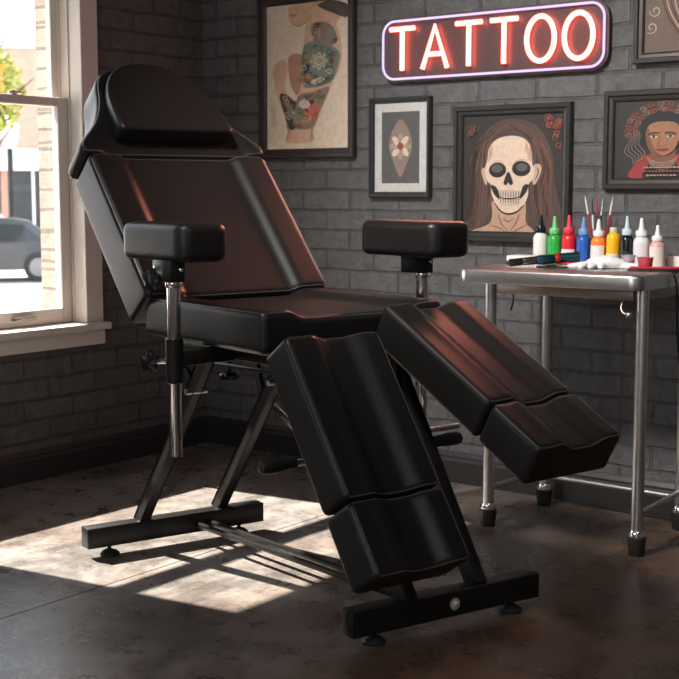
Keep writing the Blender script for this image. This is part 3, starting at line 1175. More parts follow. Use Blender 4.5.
# glove
def glove():
    b = bmesh.new()
    def blob(pts, rs, squash=0.8):
        tmp = bmesh.new()
        tube(tmp, pts, rs, 14)
        for v in tmp.verts:
            v.co.z = (v.co.z) * squash
        me = bpy.data.meshes.new('tmp')
        tmp.to_mesh(me)
        tmp.free()
        b.from_mesh(me)
        bpy.data.meshes.remove(me)
    # palm and cuff run to the right, three fingers hang towards the viewer, one and the thumb to the left
    blob([(-0.045, 0.0, 0.022), (-0.03, 0, 0.026), (0.0, 0.0, 0.034), (0.03, 0.002, 0.034), (0.055, 0.004, 0.028), (0.075, 0.006, 0.024)], [0.012, 0.026, 0.037, 0.036, 0.028, 0.020], 0.85)
    blob([(0.06, 0.004, 0.020), (0.09, 0.0, 0.018), (0.125, -0.004, 0.016), (0.132, -0.004, 0.016)], [0.022, 0.019, 0.015, 0.006], 0.8)
    for x, L, dx in ((-0.040, 0.050, -0.016), (-0.016, 0.060, -0.008), (0.008, 0.056, 0.000)):
        blob([(x, -0.01, 0.026), (x + dx * 0.4, -0.03, 0.022), (x + dx, -0.03 - L * 0.5, 0.012), (x + dx, -0.034 - L * 0.6, 0.010)], [0.012, 0.0115, 0.0105, 0.004], 0.95)
    blob([(-0.03, 0.004, 0.022), (-0.065, 0.0, 0.018), (-0.095, -0.008, 0.012), (-0.104, -0.010, 0.011)], [0.016, 0.013, 0.011, 0.004], 0.9)
    blob([(-0.03, 0.012, 0.020), (-0.07, 0.022, 0.016), (-0.09, 0.026, 0.012)], [0.015, 0.012, 0.006], 0.9)
    o = link('rubber_glove', b, 'glove')
    md = o.modifiers.new('merge', 'REMESH')
    md.mode = 'VOXEL'
    md.voxel_size = 0.0028
    sm = o.modifiers.new('smooth', 'SMOOTH')
    sm.iterations = 5
    sm.factor = 0.5
    dg = bpy.context.evaluated_depsgraph_get()
    me = bpy.data.meshes.new_from_object(o.evaluated_get(dg))
    o.modifiers.clear()
    old = o.data
    o.data = me
    bpy.data.meshes.remove(old)
    zmin = min(v.co.z for v in me.vertices)
    for v in me.vertices:
        v.co.z = max(v.co.z - zmin - 0.003, 0.0) * 0.72
    me.polygons.foreach_set('use_smooth', [True] * len(me.polygons))
    return o


gl = glove()
g0 = at(600, 268.5, z=tz)
gl.location = (g0.x, g0.y, tz + 0.0005)
gl.rotation_euler = (0, 0, math.radians(20))
tag(gl, 'crumpled white disposable glove lying at the front of the steel table', 'glove')

# small ink cups
mat_col('cup_clear', (0.72, 0.62, 0.66), 0.15, trans=0.6)
mat_col('cup_red', (0.62, 0.10, 0.13), 0.2, trans=0.25)
mat_col('ink_pool', (0.42, 0.02, 0.04), 0.1)
for px, py, r, h, mm, txt in ((607, 266.5, 0.0245, 0.034, 'cup_clear', 'small clear ink cup with pinkish tint behind the glove'),
                              (645, 269.5, 0.0245, 0.036, 'cup_red', 'small translucent red ink cup near the front right table corner'),
                              (655, 265.5, 0.020, 0.030, 'ink_red', 'opaque bright red ink cup behind the translucent red one')):
    pass
for px, py, r, h, mm, txt in ((628, 268.5, 0.0225, 0.043, 'cup_clear', 'small clear ink cup with pinkish tint by the glove cuff'),
                              (645, 270.0, 0.0245, 0.040, 'cup_red', 'small translucent red ink cup near the front right table corner'),
                              (656, 267.0, 0.019, 0.032, 'ink_red', 'opaque bright red ink cup behind the translucent red one')):
    c = at(px, py, z=tz)
    e = tag(empty('ink_cup', (c.x, c.y, tz)), txt, 'ink cup', 'ink cups on the steel table')
    b = bmesh.new()
    lathe(b, [(r * 0.80, 0), (r * 0.84, 0.002), (r, h - 0.004), (r * 1.08, h - 0.003), (r * 1.08, h), (r * 0.94, h), (r * 0.80, 0.006), (0.002, 0.005)])
    link('cup', b, mm, e)
    b = bmesh.new()
    lathe(b, [(r * 0.78, 0.006), (r * 0.88, h * 0.6), (0.002, h * 0.6)])
    link('ink', b, 'ink_pool', e)
# red and black tray at the right
a = at(654, 270.5, z=tz)
e = tag(empty('instrument_case', (a.x, a.y, tz), math.radians(22)), 'flat black case with a red top at the right end of table', 'case')
b = bmesh.new()
box(b, (0, 0.0, 0), (0.17, 0.055, 0.008), 0, 0.002)
link('case_base', b, 'plastic_black', e)
b = bmesh.new()
box(b, (0.006, 0.006, 0.008), (0.164, 0.049, 0.013), 0, 0.002)
link('case_lid', b, 'ink_red', e)
e.location = (-1.705, 3.66, tz)
e.rotation_euler = (0, 0, math.radians(28))

# ------------------------------------------------------------------ neon sign
sx0, sx1, sz0, sz1 = -2.882, -1.972, 1.512, 1.724
M['neon_core'] = emis('neon_core', (1.0, 0.125, 0.095), 11.0)
M['neon_border'] = emis('neon_border', (0.80, 0.62, 0.95), 1.15)
M['neon_red'] = emis('neon_red', (1.0, 0.13, 0.08), 1.3)
M['sign_board'] = pbr('sign_board', (0.06, 0.045, 0.045), 0.35)
SO = Vector(((sx0 + sx1) / 2, YB, (sz0 + sz1) / 2))
sign = tag(empty('neon_sign', SO), 'glowing red neon TATTOO sign in a rounded border on the brick wall', 'sign')


def spart(name, fn, mat):
    b = bmesh.new()
    fn(b)
    for v in b.verts:
        v.co -= SO
    return link(name, b, mat, sign)


def rr_xz(x0, x1, z0, z1, r, y):
    return [Vector((x, y, z)) for x, z in rrect(x0, x1, z0, z1, r)]


def board(b):
    rings(b, [rr_xz(sx0 - 0.012, sx1 + 0.012, sz0 - 0.012, sz1 + 0.012, 0.062, YB - 0.012), rr_xz(sx0 - 0.012, sx1 + 0.012, sz0 - 0.012, sz1 + 0.012, 0.062, YB - 0.022)])


nl = bpy.data.lights.new('neon_glow', 'AREA')
nl.shape = 'RECTANGLE'
nl.size, nl.size_y = 0.85, 0.15
nl.energy = 6.0
nl.spread = math.radians(100)
nl.color = (1.0, 0.33, 0.22)
no = bpy.data.objects.new('neon_glow', nl)
COL.objects.link(no)
no.parent = sign
no.location = (0, -0.055, 0)
no.rotation_euler = (-PI / 2, 0, 0)
spart('backing_board', board, 'sign_board')
spart('border_tube', lambda b: tube(b, rr_xz(sx0, sx1, sz0, sz1, 0.05, YB - 0.034), 0.0045, 10, closed=True), 'neon_border')
for x in (sx0 + 0.04, sx1 - 0.04):
    for z in (sz0 + 0.03, sz1 - 0.03):
        spart('standoff', lambda b: tube(b, [(x, YB, z), (x, YB - 0.012, z)], 0.008, 10), 'steel_black')
lz0, lz1 = sz0 + 0.030, sz1 - 0.030
ly = YB - 0.040
lw = 0.108
adv = (sx1 - sx0 - 0.075 - lw) / 5
for i, chx in enumerate('TATTOO'):
    x0 = sx0 + 0.0375 + adv * i
    x1 = x0 + lw
    xm = (x0 + x1) / 2
    def strokes(grow):
        if chx == 'T':
            return [([(x0, ly, lz1), (x1, ly, lz1)], False), ([(xm, ly, lz1), (xm, ly, lz0)], False)]
        if chx == 'A':
            zc = lz0 + (lz1 - lz0) * 0.34
            f = 0.34 * lw / 2
            return [([(x0, ly, lz0), (xm, ly, lz1), (x1, ly, lz0)], False), ([(x0 + f, ly, zc), (x1 - f, ly, zc)], False)]
        zc = (lz0 + lz1) / 2
        return [([(xm + lw / 2 * math.cos(2 * PI * k / 40), ly, zc + (lz1 - lz0) / 2 * math.sin(2 * PI * k / 40)) for k in range(40)], True)]
    spart('letter_tube', lambda b: [tube(b, pts, 0.0088, 12, closed=cl) for pts, cl in strokes(0)], 'neon_core')

# ------------------------------------------------------------------ framed pictures
def art_mat(name, c, rough=0.55):
    if name not in M:
        M[name] = pbr(name, c, rough, noise=0.10, nscale=60)
    return name


class Art:
    """flat printed artwork; shapes are given in photo-crop pixels and mapped on the sheet"""
    def __init__(self, x0, x1, z0, z1, u0, u1, v0, v1):
        self.r = (x0, x1, z0, z1, u0, u1, v0, v1)
        self.bm = bmesh.new()
        self.mats = []
        self.k = 0

    def pt(self, u, v):
        x0, x1, z0, z1, u0, u1, v0, v1 = self.r
        fu, fv = (u - u0) / (u1 - u0), (v - v0) / (v1 - v0)
        fu, fv = max(0.004, min(0.996, fu)), max(0.004, min(0.996, fv))
        return Vector((x0 + (x1 - x0) * fu, -self.k * 0.00006, z1 - (z1 - z0) * fv))

    def mi(self, m):
        if m not in self.mats:
            self.mats.append(m)
        return self.mats.index(m)

    def poly(self, pts, m, smooth=True, sub=5):
        if smooth:
            pts = closed_spline(pts, sub)
        self.k += 1
        out = []
        for p in pts:
            v = self.pt(*p)
            if not out or (v - out[-1]).length > 1e-5:
                out.append(v)
        if (out[0] - out[-1]).length < 1e-5:
            out.pop()
        vs = [self.bm.verts.new(p) for p in out]
        es = [self.bm.edges.new((vs[i], vs[(i + 1) % len(vs)])) for i in range(len(vs))]
        r = bmesh.ops.triangle_fill(self.bm, use_beauty=True, edges=es, normal=(0, -1, 0))
        for f in r['geom']:
            if isinstance(f, bmesh.types.BMFace):
                f.material_index = self.mi(m)

    def ell(self, cx, cy, rx, ry, m, n=20, rot=0):
        c, s = math.cos(rot), math.sin(rot)
        self.poly([(cx + rx * math.cos(t) * c - ry * math.sin(t) * s, cy + rx * math.cos(t) * s + ry * math.sin(t) * c) for t in [2 * PI * k / n for k in range(n)]], m, False)

    def line(self, pts, w, m, sub=6):
        pts = open_spline(pts, sub) if len(pts) > 2 else pts
        self.k += 1
        n = len(pts)
        L, R = [], []
        for i in range(n):
            a, b = pts[max(0, i - 1)], pts[min(n - 1, i + 1)]
            dx, dy = b[0] - a[0], b[1] - a[1]
            d = math.hypot(dx, dy) or 1
            q = w / 2 * (0.35 + 0.65 * math.sin(PI * (0.08 + 0.84 * i / (n - 1)))) if n > 2 else w / 2
            L.append(self.bm.verts.new(self.pt(pts[i][0] - dy / d * q, pts[i][1] + dx / d * q)))
            R.append(self.bm.verts.new(self.pt(pts[i][0] + dy / d * q, pts[i][1] - dx / d * q)))
        for i in range(n - 1):
            f = self.bm.faces.new((L[i], L[i + 1], R[i + 1], R[i]))
            f.material_index = self.mi(m)

    def curl(self, cx, cy, r, m, w=3, turns=1.5, a0=0.0, s=1):
        self.line([(cx + r * (1 - 0.8 * t) * math.cos(a0 + s * t * turns * 2 * PI), cy + r * (1 - 0.8 * t) * math.sin(a0 + s * t * turns * 2 * PI)) for t in [k / 10 for k in range(11)]], w, m, 2)


def picture(name, x0, x1, z0, z1, fw, fmat, label, art, mat_w=0.0, lean=0.0, cat='picture'):
    """frame on the back wall; art is an Art built on the same rectangle"""
    org = Vector(((x0 + x1) / 2, YB, z0))
    root = tag(empty(name, org), label, cat, 'framed pictures on the brick wall')
    b = bmesh.new()
    rs = []
    for ins, d in ((0.0, 0.0), (0.0, 0.024), (0.003, 0.028), (fw * 0.45, 0.028), (fw * 0.55, 0.021), (fw * 0.85, 0.019), (fw, 0.014), (fw, 0.004)):
        rs.append([Vector((x, YB - d, z)) - org for x, z in ((x0 + ins, z0 + ins), (x1 - ins, z0 + ins), (x1 - ins, z1 - ins), (x0 + ins, z1 - ins))])
    rings(b, rs, cap=False)
    link('frame', b, fmat, root, smooth=False)
    for v in art.bm.verts:
        v.co = Vector((v.co.x, YB - 0.010 + v.co.y, v.co.z)) - org
    o = link('artwork', art.bm, art.mats, root, smooth=False)
    b = bmesh.new()
    box(b, (x0 + fw * 0.6 - org.x, -0.0085, fw * 0.6), (x1 - fw * 0.6 - org.x, -0.002, z1 - z0 - fw * 0.6))
    link('backing', b, fmat, root, smooth=False)
    return root


for nme, c in dict(p_dark=(0.022, 0.019, 0.018), p_hair=(0.070, 0.042, 0.034), p_hair2=(0.115, 0.068, 0.055), p_hair3=(0.035, 0.021, 0.018), p_bone=(0.62, 0.47, 0.36), p_bone2=(0.47, 0.33, 0.25), p_black=(0.012, 0.011, 0.011),
                   p_grey=(0.085, 0.082, 0.08), p_neck=(0.42, 0.26, 0.18), p_rust=(0.23, 0.06, 0.035), p_rust2=(0.12, 0.05, 0.03), p_skin=(0.30, 0.135, 0.075), p_skin2=(0.17, 0.07, 0.04), p_red=(0.28, 0.03, 0.03),
                   p_line=(0.36, 0.26, 0.20), p_paper=(0.66, 0.53, 0.41), p_flesh=(0.58, 0.35, 0.235), p_flesh2=(0.40, 0.21, 0.135), p_ink=(0.06, 0.05, 0.045), p_teal=(0.17, 0.21, 0.175), p_green=(0.20, 0.22, 0.11),
                   p_pink=(0.55, 0.13, 0.10), p_gold=(0.48, 0.27, 0.10), p_cream=(0.62, 0.50, 0.38), p_mat=(0.52, 0.50, 0.48), p_tan=(0.11, 0.07, 0.05), p_mauve=(0.24, 0.17, 0.14)).items():
    art_mat(nme, c)

# --- skull portrait
X0, X1, Z0, Z1 = -2.572, -2.094, 0.912, 1.400
fw = 0.036
A = Art(X0 + fw, X1 - fw, Z0 + fw, Z1 - fw, 112, 508, 100, 605)
A.poly([(100, 90), (520, 90), (520, 615), (100, 615)], 'p_dark', False)
A.poly([(225, 606), (150, 606), (114, 590), (150, 530), (178, 440), (172, 330), (178, 230), (210, 160), (270, 122), (330, 118), (395, 142), (442, 200), (472, 290), (478, 380), (492, 450), (507, 520), (506, 604), (380, 606)], 'p_hair')
rnd = random.Random(3)
for k in range(46):
    s = -1 if k % 2 else 1
    t = rnd.random()
    xo = 300 + s * (60 + 110 * t)
    m = ('p_hair2', 'p_hair3', 'p_rust2')[k % 3]
    A.line([(305 + s * 25 * t + rnd.uniform(-15, 15), 130 + 30 * rnd.random()), (300 + s * (70 + 45 * t), 200 + rnd.uniform(-15, 20)), (xo + s * 5, 320 + rnd.uniform(-20, 20)), (xo + s * rnd.uniform(-25, 15), 440), (xo + s * rnd.uniform(-5, 40), 590)], rnd.uniform(3, 7), m)
A.poly([(238, 470), (236, 530), (222, 572), (150, 604), (200, 606), (385, 606), (398, 590), (372, 560), (366, 470), (300, 500)], 'p_neck')
for pts in ([(262, 530), (275, 570), (300, 600)], [(345, 525), (335, 560), (310, 600)], [(282, 545), (300, 560), (322, 545)], [(228, 575), (270, 590), (290, 604)], [(380, 570), (345, 590), (320, 604)]):
    A.line(pts, 5, 'p_skin2')
A.poly([(398, 322), (420, 312), (430, 330), (424, 360), (408, 396), (396, 392)], 'p_bone2')
A.poly([(206, 330), (192, 332), (192, 352), (204, 392), (214, 396)], 'p_bone2')
A.line([(412, 326), (418, 345), (406, 380)], 4, 'p_hair3')
A.poly([(300, 190), (350, 198), (380, 226), (391, 270), (394, 310), (402, 342), (396, 376), (379, 402), (380, 440), (366, 482), (340, 512), (300, 522), (264, 506), (244, 470), (232, 430), (232, 402), (212, 378), (206, 332), (214, 290), (222, 240), (250, 204)], 'p_bone')
A.poly([(222, 250), (232, 230), (236, 270), (222, 300), (216, 300)], 'p_bone2')
A.poly([(388, 260), (372, 228), (366, 240), (378, 290), (392, 300)], 'p_bone2')
for x, y in ((224, 262), (383, 250), (366, 232)):
    A.line([(x, y - 18), (x + 3, y), (x - 2, y + 22)], 4, 'p_pink')
A.ell(256, 336, 35, 33, 'p_black', rot=-0.1)
A.ell(351, 331, 37, 33, 'p_black', rot=0.1)
A.ell(254, 329, 22, 18, 'p_grey')
A.ell(353, 325, 22, 17, 'p_grey')
A.poly([(300, 344), (312, 366), (319, 394), (309, 402), (300, 390), (292, 402), (281, 394), (288, 366)], 'p_black')
A.poly([(232, 402), (250, 408), (262, 430), (266, 462), (252, 452), (238, 430)], 'p_black')
A.poly([(379, 400), (362, 402), (352, 428), (346, 460), (360, 450), (374, 428)], 'p_black')
A.line([(262, 452), (282, 459), (304, 460), (330, 458), (350, 450)], 6, 'p_black')
for i in range(8):
    x = 270 + i * 10.5
    A.line([(x, 429), (x - 1, 455)], 2.6, 'p_hair3')
    A.line([(x, 460), (x + 1, 480)], 2.6, 'p_hair3')
A.line([(262, 430), (300, 424), (345, 428)], 3, 'p_bone2')
A.line([(268, 482), (304, 488), (345, 480)], 3, 'p_bone2')
A.line([(248, 480), (270, 512), (300, 526), (335, 517), (362, 488)], 7, 'p_hair3')
A.line([(240, 300), (256, 296), (285, 305)], 4, 'p_bone2')
A.line([(325, 302), (350, 292), (378, 298)], 4, 'p_bone2')
for q in range(14):
    A.curl(440 + rnd.random() * 58, 112 + rnd.random() * 50, 13, 'p_rust', 4, 1.2, rnd.random() * 6)
for cx2, cy2 in ((490, 185), (485, 200), (497, 235)):
    A.curl(cx2, cy2, 15, 'p_rust', 4, 1.3, 1)
for q in range(7):
    A.curl(140 + rnd.random() * 30, 140 + rnd.random() * 45, 15, 'p_rust2', 4, 1.2, rnd.random() * 6)
picture('picture_frame', X0, X1, Z0, Z1, fw, 'frame', 'charcoal framed skull portrait with long hair above the table', A)

# --- man portrait
X0, X1, Z0, Z1 = -1.972, -1.545, 1.100, 1.428
fw = 0.036
A = Art(X0 + fw, X1 - fw, Z0 + fw, Z1 - fw, 270, 672, 140, 574)
A.poly([(250, 130), (690, 130), (690, 590), (250, 590)], 'p_dark', False)
A.poly([(345, 575), (352, 500), (385, 450), (415, 440), (520, 440), (552, 452), (590, 500), (606, 575)], 'p_red')
A.poly([(395, 575), (404, 510), (430, 470), (505, 470), (530, 510), (545, 575)], 'p_black')
A.poly([(424, 400), (420, 455), (410, 490), (440, 520), (466, 528), (496, 520), (522, 490), (512, 455), (514, 400)], 'p_skin2')
A.poly([(392, 400), (378, 330), (384, 250), (420, 205), (480, 192), (536, 215), (553, 280), (550, 370), (530, 410), (470, 400)], 'p_black')
for k in range(56):
    t = -0.35 + (PI + 0.7) * (k % 28) / 27
    rr = 112 if k < 28 else 142
    A.curl(466 + rr * math.cos(t) * 0.98, 300 - rr * math.sin(t), 16, ('p_rust', 'p_rust', 'p_mauve', 'p_rust2')[k % 4], 4, 1.4, k, 1 if k % 2 else -1)
for k in range(10):
    s = 1 if k % 2 else -1
    A.line([(466 + s * (85 + 4 * k), 330), (466 + s * (95 + 7 * k), 380 + 5 * k), (466 + s * (70 + 6 * k), 430 + 4 * k), (466 + s * (85 + 4 * k), 470 + 3 * k)], 3, ('p_mauve', 'p_rust', 'p_mauve', 'p_rust2')[k % 4])
A.poly([(402, 275), (425, 258), (465, 252), (505, 256), (528, 275), (533, 330), (526, 380), (506, 424), (472, 448), (440, 440), (414, 412), (400, 350)], 'p_skin')
A.poly([(402, 300), (412, 300), (420, 360), (440, 420), (470, 446), (440, 440), (414, 412), (400, 350)], 'p_skin2')
A.poly([(396, 330), (392, 270), (408, 236), (440, 218), (490, 214), (528, 240), (540, 290), (534, 330), (527, 282), (505, 262), (465, 258), (425, 266), (406, 288)], 'p_black')
for x, s in ((431, -1), (497, 1)):
    A.line([(x - 24, 327 - s * 4), (x, 320), (x + 24, 327 + s * 4)], 9, 'p_black')
    A.ell(x, 340, 15, 6, 'p_cream')
    A.ell(x, 340, 6.5, 6, 'p_black')
    A.line([(x - 17, 338), (x, 332), (x + 17, 339)], 4, 'p_black')
A.line([(456, 335), (452, 370), (447, 390), (460, 398), (478, 392)], 4, 'p_skin2')
A.poly([(440, 412), (455, 406), (466, 409), (480, 406), (494, 412), (480, 423), (456, 423)], 'p_red')
A.line([(440, 413), (466, 414), (494, 412)], 3, 'p_black')
for i in range(4):
    A.line([(402 + 4 * i, 450 + 10 * i), (440, 480 + 9 * i), (490, 482 + 9 * i), (532 - 4 * i, 450 + 10 * i)], 3.5, 'p_line')
for i, (w0, yy) in enumerate(((70, 512), (80, 534), (60, 556))):
    xx = 466 - w0
    while xx < 466 + w0:
        d = rnd.uniform(5, 13)
        A.poly([(xx, yy - 4), (xx + d, yy - 4), (xx + d, yy + 4), (xx, yy + 4)], 'p_rust' if i % 2 else 'p_line', False)
        xx += d + 4
picture('picture_frame', X0, X1, Z0, Z1, fw, 'frame_brown', 'dark framed portrait of a man with ornate red curls', A)

# --- tattoo sleeve poster
X0, X1, Z0, Z1 = -3.520, -3.030, 1.225, 1.872
fw = 0.036
A = Art(X0 + fw, X1 - fw, Z0 + fw, Z1 - fw, 128, 468, 12, 632)
A.poly([(100, 0), (500, 0), (500, 650), (100, 650)], 'p_paper', False)
A.poly([(222, 50), (232, 88), (262, 108), (300, 100), (330, 110), (420, 110), (430, 60), (360, 20), (240, 20)], 'p_flesh')
A.line([(232, 58), (246, 62), (260, 56)], 9, 'p_pink')
A.line([(240, 96), (266, 108), (300, 92), (320, 60)], 6, 'p_flesh2')
A.poly([(345, 30), (400, 14), (466, 40), (464, 90), (410, 70)], 'p_hair')
for k in range(8):
    A.line([(350 + 5 * k, 30 + k), (400 + 4 * k, 28 + 4 * k), (452 + k, 48 + 7 * k)], 3.5, 'p_hair2' if k % 2 else 'p_ink')
A.poly([(300, 100), (345, 70), (400, 88), (432, 150), (443, 240), (434, 300), (408, 350), (382, 420), (352, 480), (322, 548), (326, 600), (214, 600), (222, 540), (214, 500), (205, 470), (240, 440), (262, 400), (278, 340), (275, 290), (285, 200)], 'p_flesh')
A.poly([(225, 235), (282, 235), (280, 330), (262, 398), (244, 384), (226, 330)], 'p_flesh2')
A.poly([(158, 330), (153, 290), (166, 262), (190, 246), (212, 254), (222, 282), (216, 318), (204, 352), (218, 392), (246, 420), (262, 470), (250, 560), (222, 548), (206, 490), (188, 440), (172, 388)], 'p_flesh')
for x in (170, 184, 199):
    A.line([(x, 262), (x + 2, 290), (x - 3, 318)], 3, 'p_flesh2')
# tattoo work
A.poly([(184, 400), (206, 392), (240, 420), (262, 440), (262, 520), (240, 548), (218, 530), (204, 480)], 'p_ink')
A.poly([(268, 400), (330, 390), (392, 372), (372, 430), (350, 478), (322, 540), (262, 546), (240, 520), (250, 460)], 'p_mauve')
A.poly([(285, 200), (330, 180), (400, 200), (436, 240), (425, 300), (400, 352), (330, 372), (280, 362), (276, 300)], 'p_teal')
A.poly([(320, 110), (370, 100), (410, 130), (424, 190), (380, 200), (330, 180)], 'p_mauve')
for (x, y, rx, ry, m, ro) in ((318, 480, 30, 26, 'p_pink', 0.3), (300, 505, 20, 16, 'p_gold', 0), (335, 455, 18, 22, 'p_pink', 0.5), (262, 480, 22, 34, 'p_green', 0.3), (232, 470, 13, 30, 'p_teal', -0.4), (290, 440, 24, 20, 'p_cream', 0.2), (276, 520, 18, 12, 'p_pink', 0),
                           (300, 330, 26, 12, 'p_gold', -0.3), (345, 345, 30, 12, 'p_cream', -0.2), (380, 310, 22, 12, 'p_green', -0.5), (410, 260, 16, 26, 'p_mauve', 0.2), (310, 250, 20, 30, 'p_green', 0.4), (352, 420, 16, 22, 'p_green', 0.5), (215, 430, 12, 16, 'p_gold', 0),
                           (300, 290, 12, 20, 'p_ink', 0.5), (395, 155, 18, 26, 'p_teal', 0.1), (345, 140, 18, 16, 'p_flesh2', 0)):
    A.ell(x, y, rx, ry, m, rot=ro)
for k in range(8):
    t = 2 * PI * k / 8
    A.ell(352 + 24 * math.cos(t), 262 + 24 * math.sin(t), 13, 7, 'p_cream', rot=t)
    A.ell(352 + 24 * math.cos(t), 262 + 24 * math.sin(t), 8, 3.5, 'p_teal', rot=t)
A.ell(352, 262, 9, 9, 'p_gold')
def inside(x, y, poly):
    c = False
    for (xa, ya), (xb, yb) in zip(poly, poly[1:] + poly[:1]):
        if (ya > y) != (yb > y) and x < (xb - xa) * (y - ya) / (yb - ya) + xa:
            c = not c
    return c


inked = [[(190, 405), (206, 396), (240, 424), (258, 440), (258, 520), (240, 544), (220, 526), (206, 480)],
         [(270, 405), (330, 395), (388, 378), (368, 430), (346, 478), (318, 536), (262, 540), (244, 520), (252, 460)],
         [(288, 205), (330, 185), (398, 205), (430, 240), (420, 300), (396, 348), (330, 366), (284, 358), (280, 300)],
         [(322, 115), (368, 105), (404, 132), (418, 186), (380, 196), (330, 176)]]
placed = 0
while placed < 90:
    x, y = rnd.uniform(185, 435), rnd.uniform(100, 548)
    if not any(inside(x, y, q) for q in inked) or math.hypot(x - 352, y - 262) < 42:
        continue
    placed += 1
    if placed % 3:
        A.curl(x, y, rnd.uniform(7, 17), ('p_ink', 'p_cream', 'p_ink', 'p_flesh2', 'p_ink')[placed % 5], 3, 1.2, rnd.random() * 6, rnd.choice((-1, 1)))
    else:
        t = rnd.random() * 6
        A.line([(x, y), (x + 10 * math.cos(t), y + 10 * math.sin(t)), (x + 20 * math.cos(t + 0.5), y + 20 * math.sin(t + 0.5))], 4, ('p_ink', 'p_gold', 'p_ink', 'p_pink')[placed % 4])
A.line([(214, 500), (226, 550), (218, 598)], 4, 'p_flesh2')
A.line([(352, 482), (324, 548), (326, 596)], 4, 'p_flesh2')
for yy in range(455, 530, 12):
    A.line([(150, yy), (150 + rnd.uniform(14, 32), yy)], 2.5, 'p_flesh2')
for yy in range(520, 560, 12):
    A.line([(400, yy), (400 + rnd.uniform(20, 40), yy)], 2, 'p_cream')
picture('poster_frame', X0, X1, Z0, Z1, fw, 'frame_brown', 'brown framed poster of crossed tattooed arms at left of the wall', A)

# --- small picture left of the skull: white mat
X0, X1, Z0, Z1 = -2.958, -2.676, 1.070, 1.446
fw = 0.020
A = Art(X0 + fw, X1 - fw, Z0 + fw, Z1 - fw, 0, 100, 0, 140)
A.poly([(-5, -5), (105, -5), (105, 145), (-5, 145)], 'p_mat', False)
A.poly([(14, 14), (86, 14), (86, 126), (14, 126)], 'p_grey', False)
A.poly([(50, 26), (66, 44), (72, 70), (60, 100), (50, 116), (40, 100), (28, 70), (34, 44)], 'p_mauve')
for k in range(8):
    t = 2 * PI * k / 8
    A.ell(50 + 12 * math.cos(t), 68 + 12 * math.sin(t), 9, 5, 'p_cream' if k % 2 else 'p_line', rot=t)
A.ell(50, 68, 6, 6, 'p_rust')
picture('picture_frame', X0, X1, Z0, Z1, fw, 'frame', 'small dark framed print with a wide pale mat left of the skull portrait', A)

# --- upper right picture
X0, X1, Z0, Z1 = -1.872, -1.50, 1.512, 1.960
fw = 0.034
A = Art(X0 + fw, X1 - fw, Z0 + fw, Z1 - fw, 0, 100, 0, 130)
A.poly([(-5, -5), (105, -5), (105, 135), (-5, 135)], 'p_tan', False)
A.poly([(50, 122), (30, 104), (20, 74), (22, 40), (34, 18), (66, 18), (78, 40), (80, 74), (70, 104)], 'p_rust2')
for k in range(6):
    r_ = 30 - 4.5 * k
    A.line([(50 - r_, 40 + 2 * k), (50 - r_ * 0.96, 76), (50 - r_ * 0.5, 104 - 3 * k), (50, 118 - 5 * k), (50 + r_ * 0.5, 104 - 3 * k), (50 + r_ * 0.96, 76), (50 + r_, 40 + 2 * k)], 1.6, 'p_line' if k % 2 else 'p_dark')
for s in (-1, 1):
    A.ell(50 + s * 11, 62, 5.5, 3.2, 'p_dark', rot=s * 0.2)
    for k in range(5):
        A.curl(50 + s * (26 + 4 * k), 30 + 18 * k, 7, 'p_line', 1.5, 1.2, k * s, s)
A.line([(50, 60), (47, 78), (50, 86), (53, 78)], 1.8, 'p_dark')
A.line([(40, 96), (50, 93), (60, 96)], 2, 'p_dark')
picture('picture_frame', X0, X1, Z0, Z1, fw, 'frame_brown', 'dark framed brown line drawing high on the wall right of the neon sign', A)

# ------------------------------------------------------------------ street outside the window
GZ = -1.0
M['street'] = pbr('pale_concrete', (0.34, 0.33, 0.325), 0.9, noise=0.06, nscale=0.4)
M['facade'] = brick_mat('orange_facade_brick', 'X', (0.50, 0.26, 0.19), (0.56, 0.31, 0.23), (0.50, 0.42, 0.37), 0.9, bump=0.2)
M['render_white'] = pbr('white_render', (0.72, 0.70, 0.68), 0.8, noise=0.04)
M['shop_glass'] = pbr('shop_glass', (0.05, 0.055, 0.06), 0.1)
M['car_dark'] = pbr('dark_car_paint', (0.045, 0.05, 0.058), 0.25, coat=0.5)
M['car_white'] = pbr('white_car_paint', (0.75, 0.75, 0.75), 0.25, coat=0.5)
M['car_glass'] = pbr('car_glass', (0.03, 0.035, 0.04), 0.08)
M['tyre'] = pbr('tyre', (0.02, 0.02, 0.02), 0.7)
M['alloy'] = pbr('alloy_wheel', (0.22, 0.22, 0.225), 0.4, 0.5)
M['leaf'] = pbr('leaf', (0.34, 0.36, 0.06), 0.6, noise=0.3, nscale=3)
M['bark'] = pbr('bark', (0.10, 0.08, 0.065), 0.9, noise=0.3, nscale=12)
M['lamp_red'] = pbr('tail_lamp', (0.5, 0.03, 0.02), 0.2)
M['asphalt'] = pbr('asphalt', (0.22, 0.22, 0.23), 0.9, noise=0.1, nscale=2)
bm = bmesh.new()
box(bm, (-90, -25, GZ - 0.1), (XL - 0.26, 90, GZ))
struct(link('trim_2', bm, 'street', smooth=False)).name = 'ground'

# street frame: direction of sight through the window
sd = Vector((-0.79, 0.613, 0)).normalized()
sr = Vector((sd.y, -sd.x, 0))          # to the right as seen from the camera


def sp(px, dist, z):
    """point on the street seen in photo column px at a distance along the sight line"""
    a = at(px, 189.5, y=10.0)
    d = Vector((a.x, a.y, 0)).normalized()
    k = dist / d.dot(sd)
    return Vector((d.x * k, d.y * k, z))


yaw_s = math.atan2(sr.y, sr.x)
b0 = sp(-60, 46, GZ)
bld = tag(empty('shop_building', b0, yaw_s), 'low orange brick shop building across the street outside the window', 'building')


def bp(name, boxes, mat, parent=bld):
    b = bmesh.new()
    for lo, hi in boxes:
        box(b, lo, hi)
    return link(name, b, mat, parent, smooth=False)


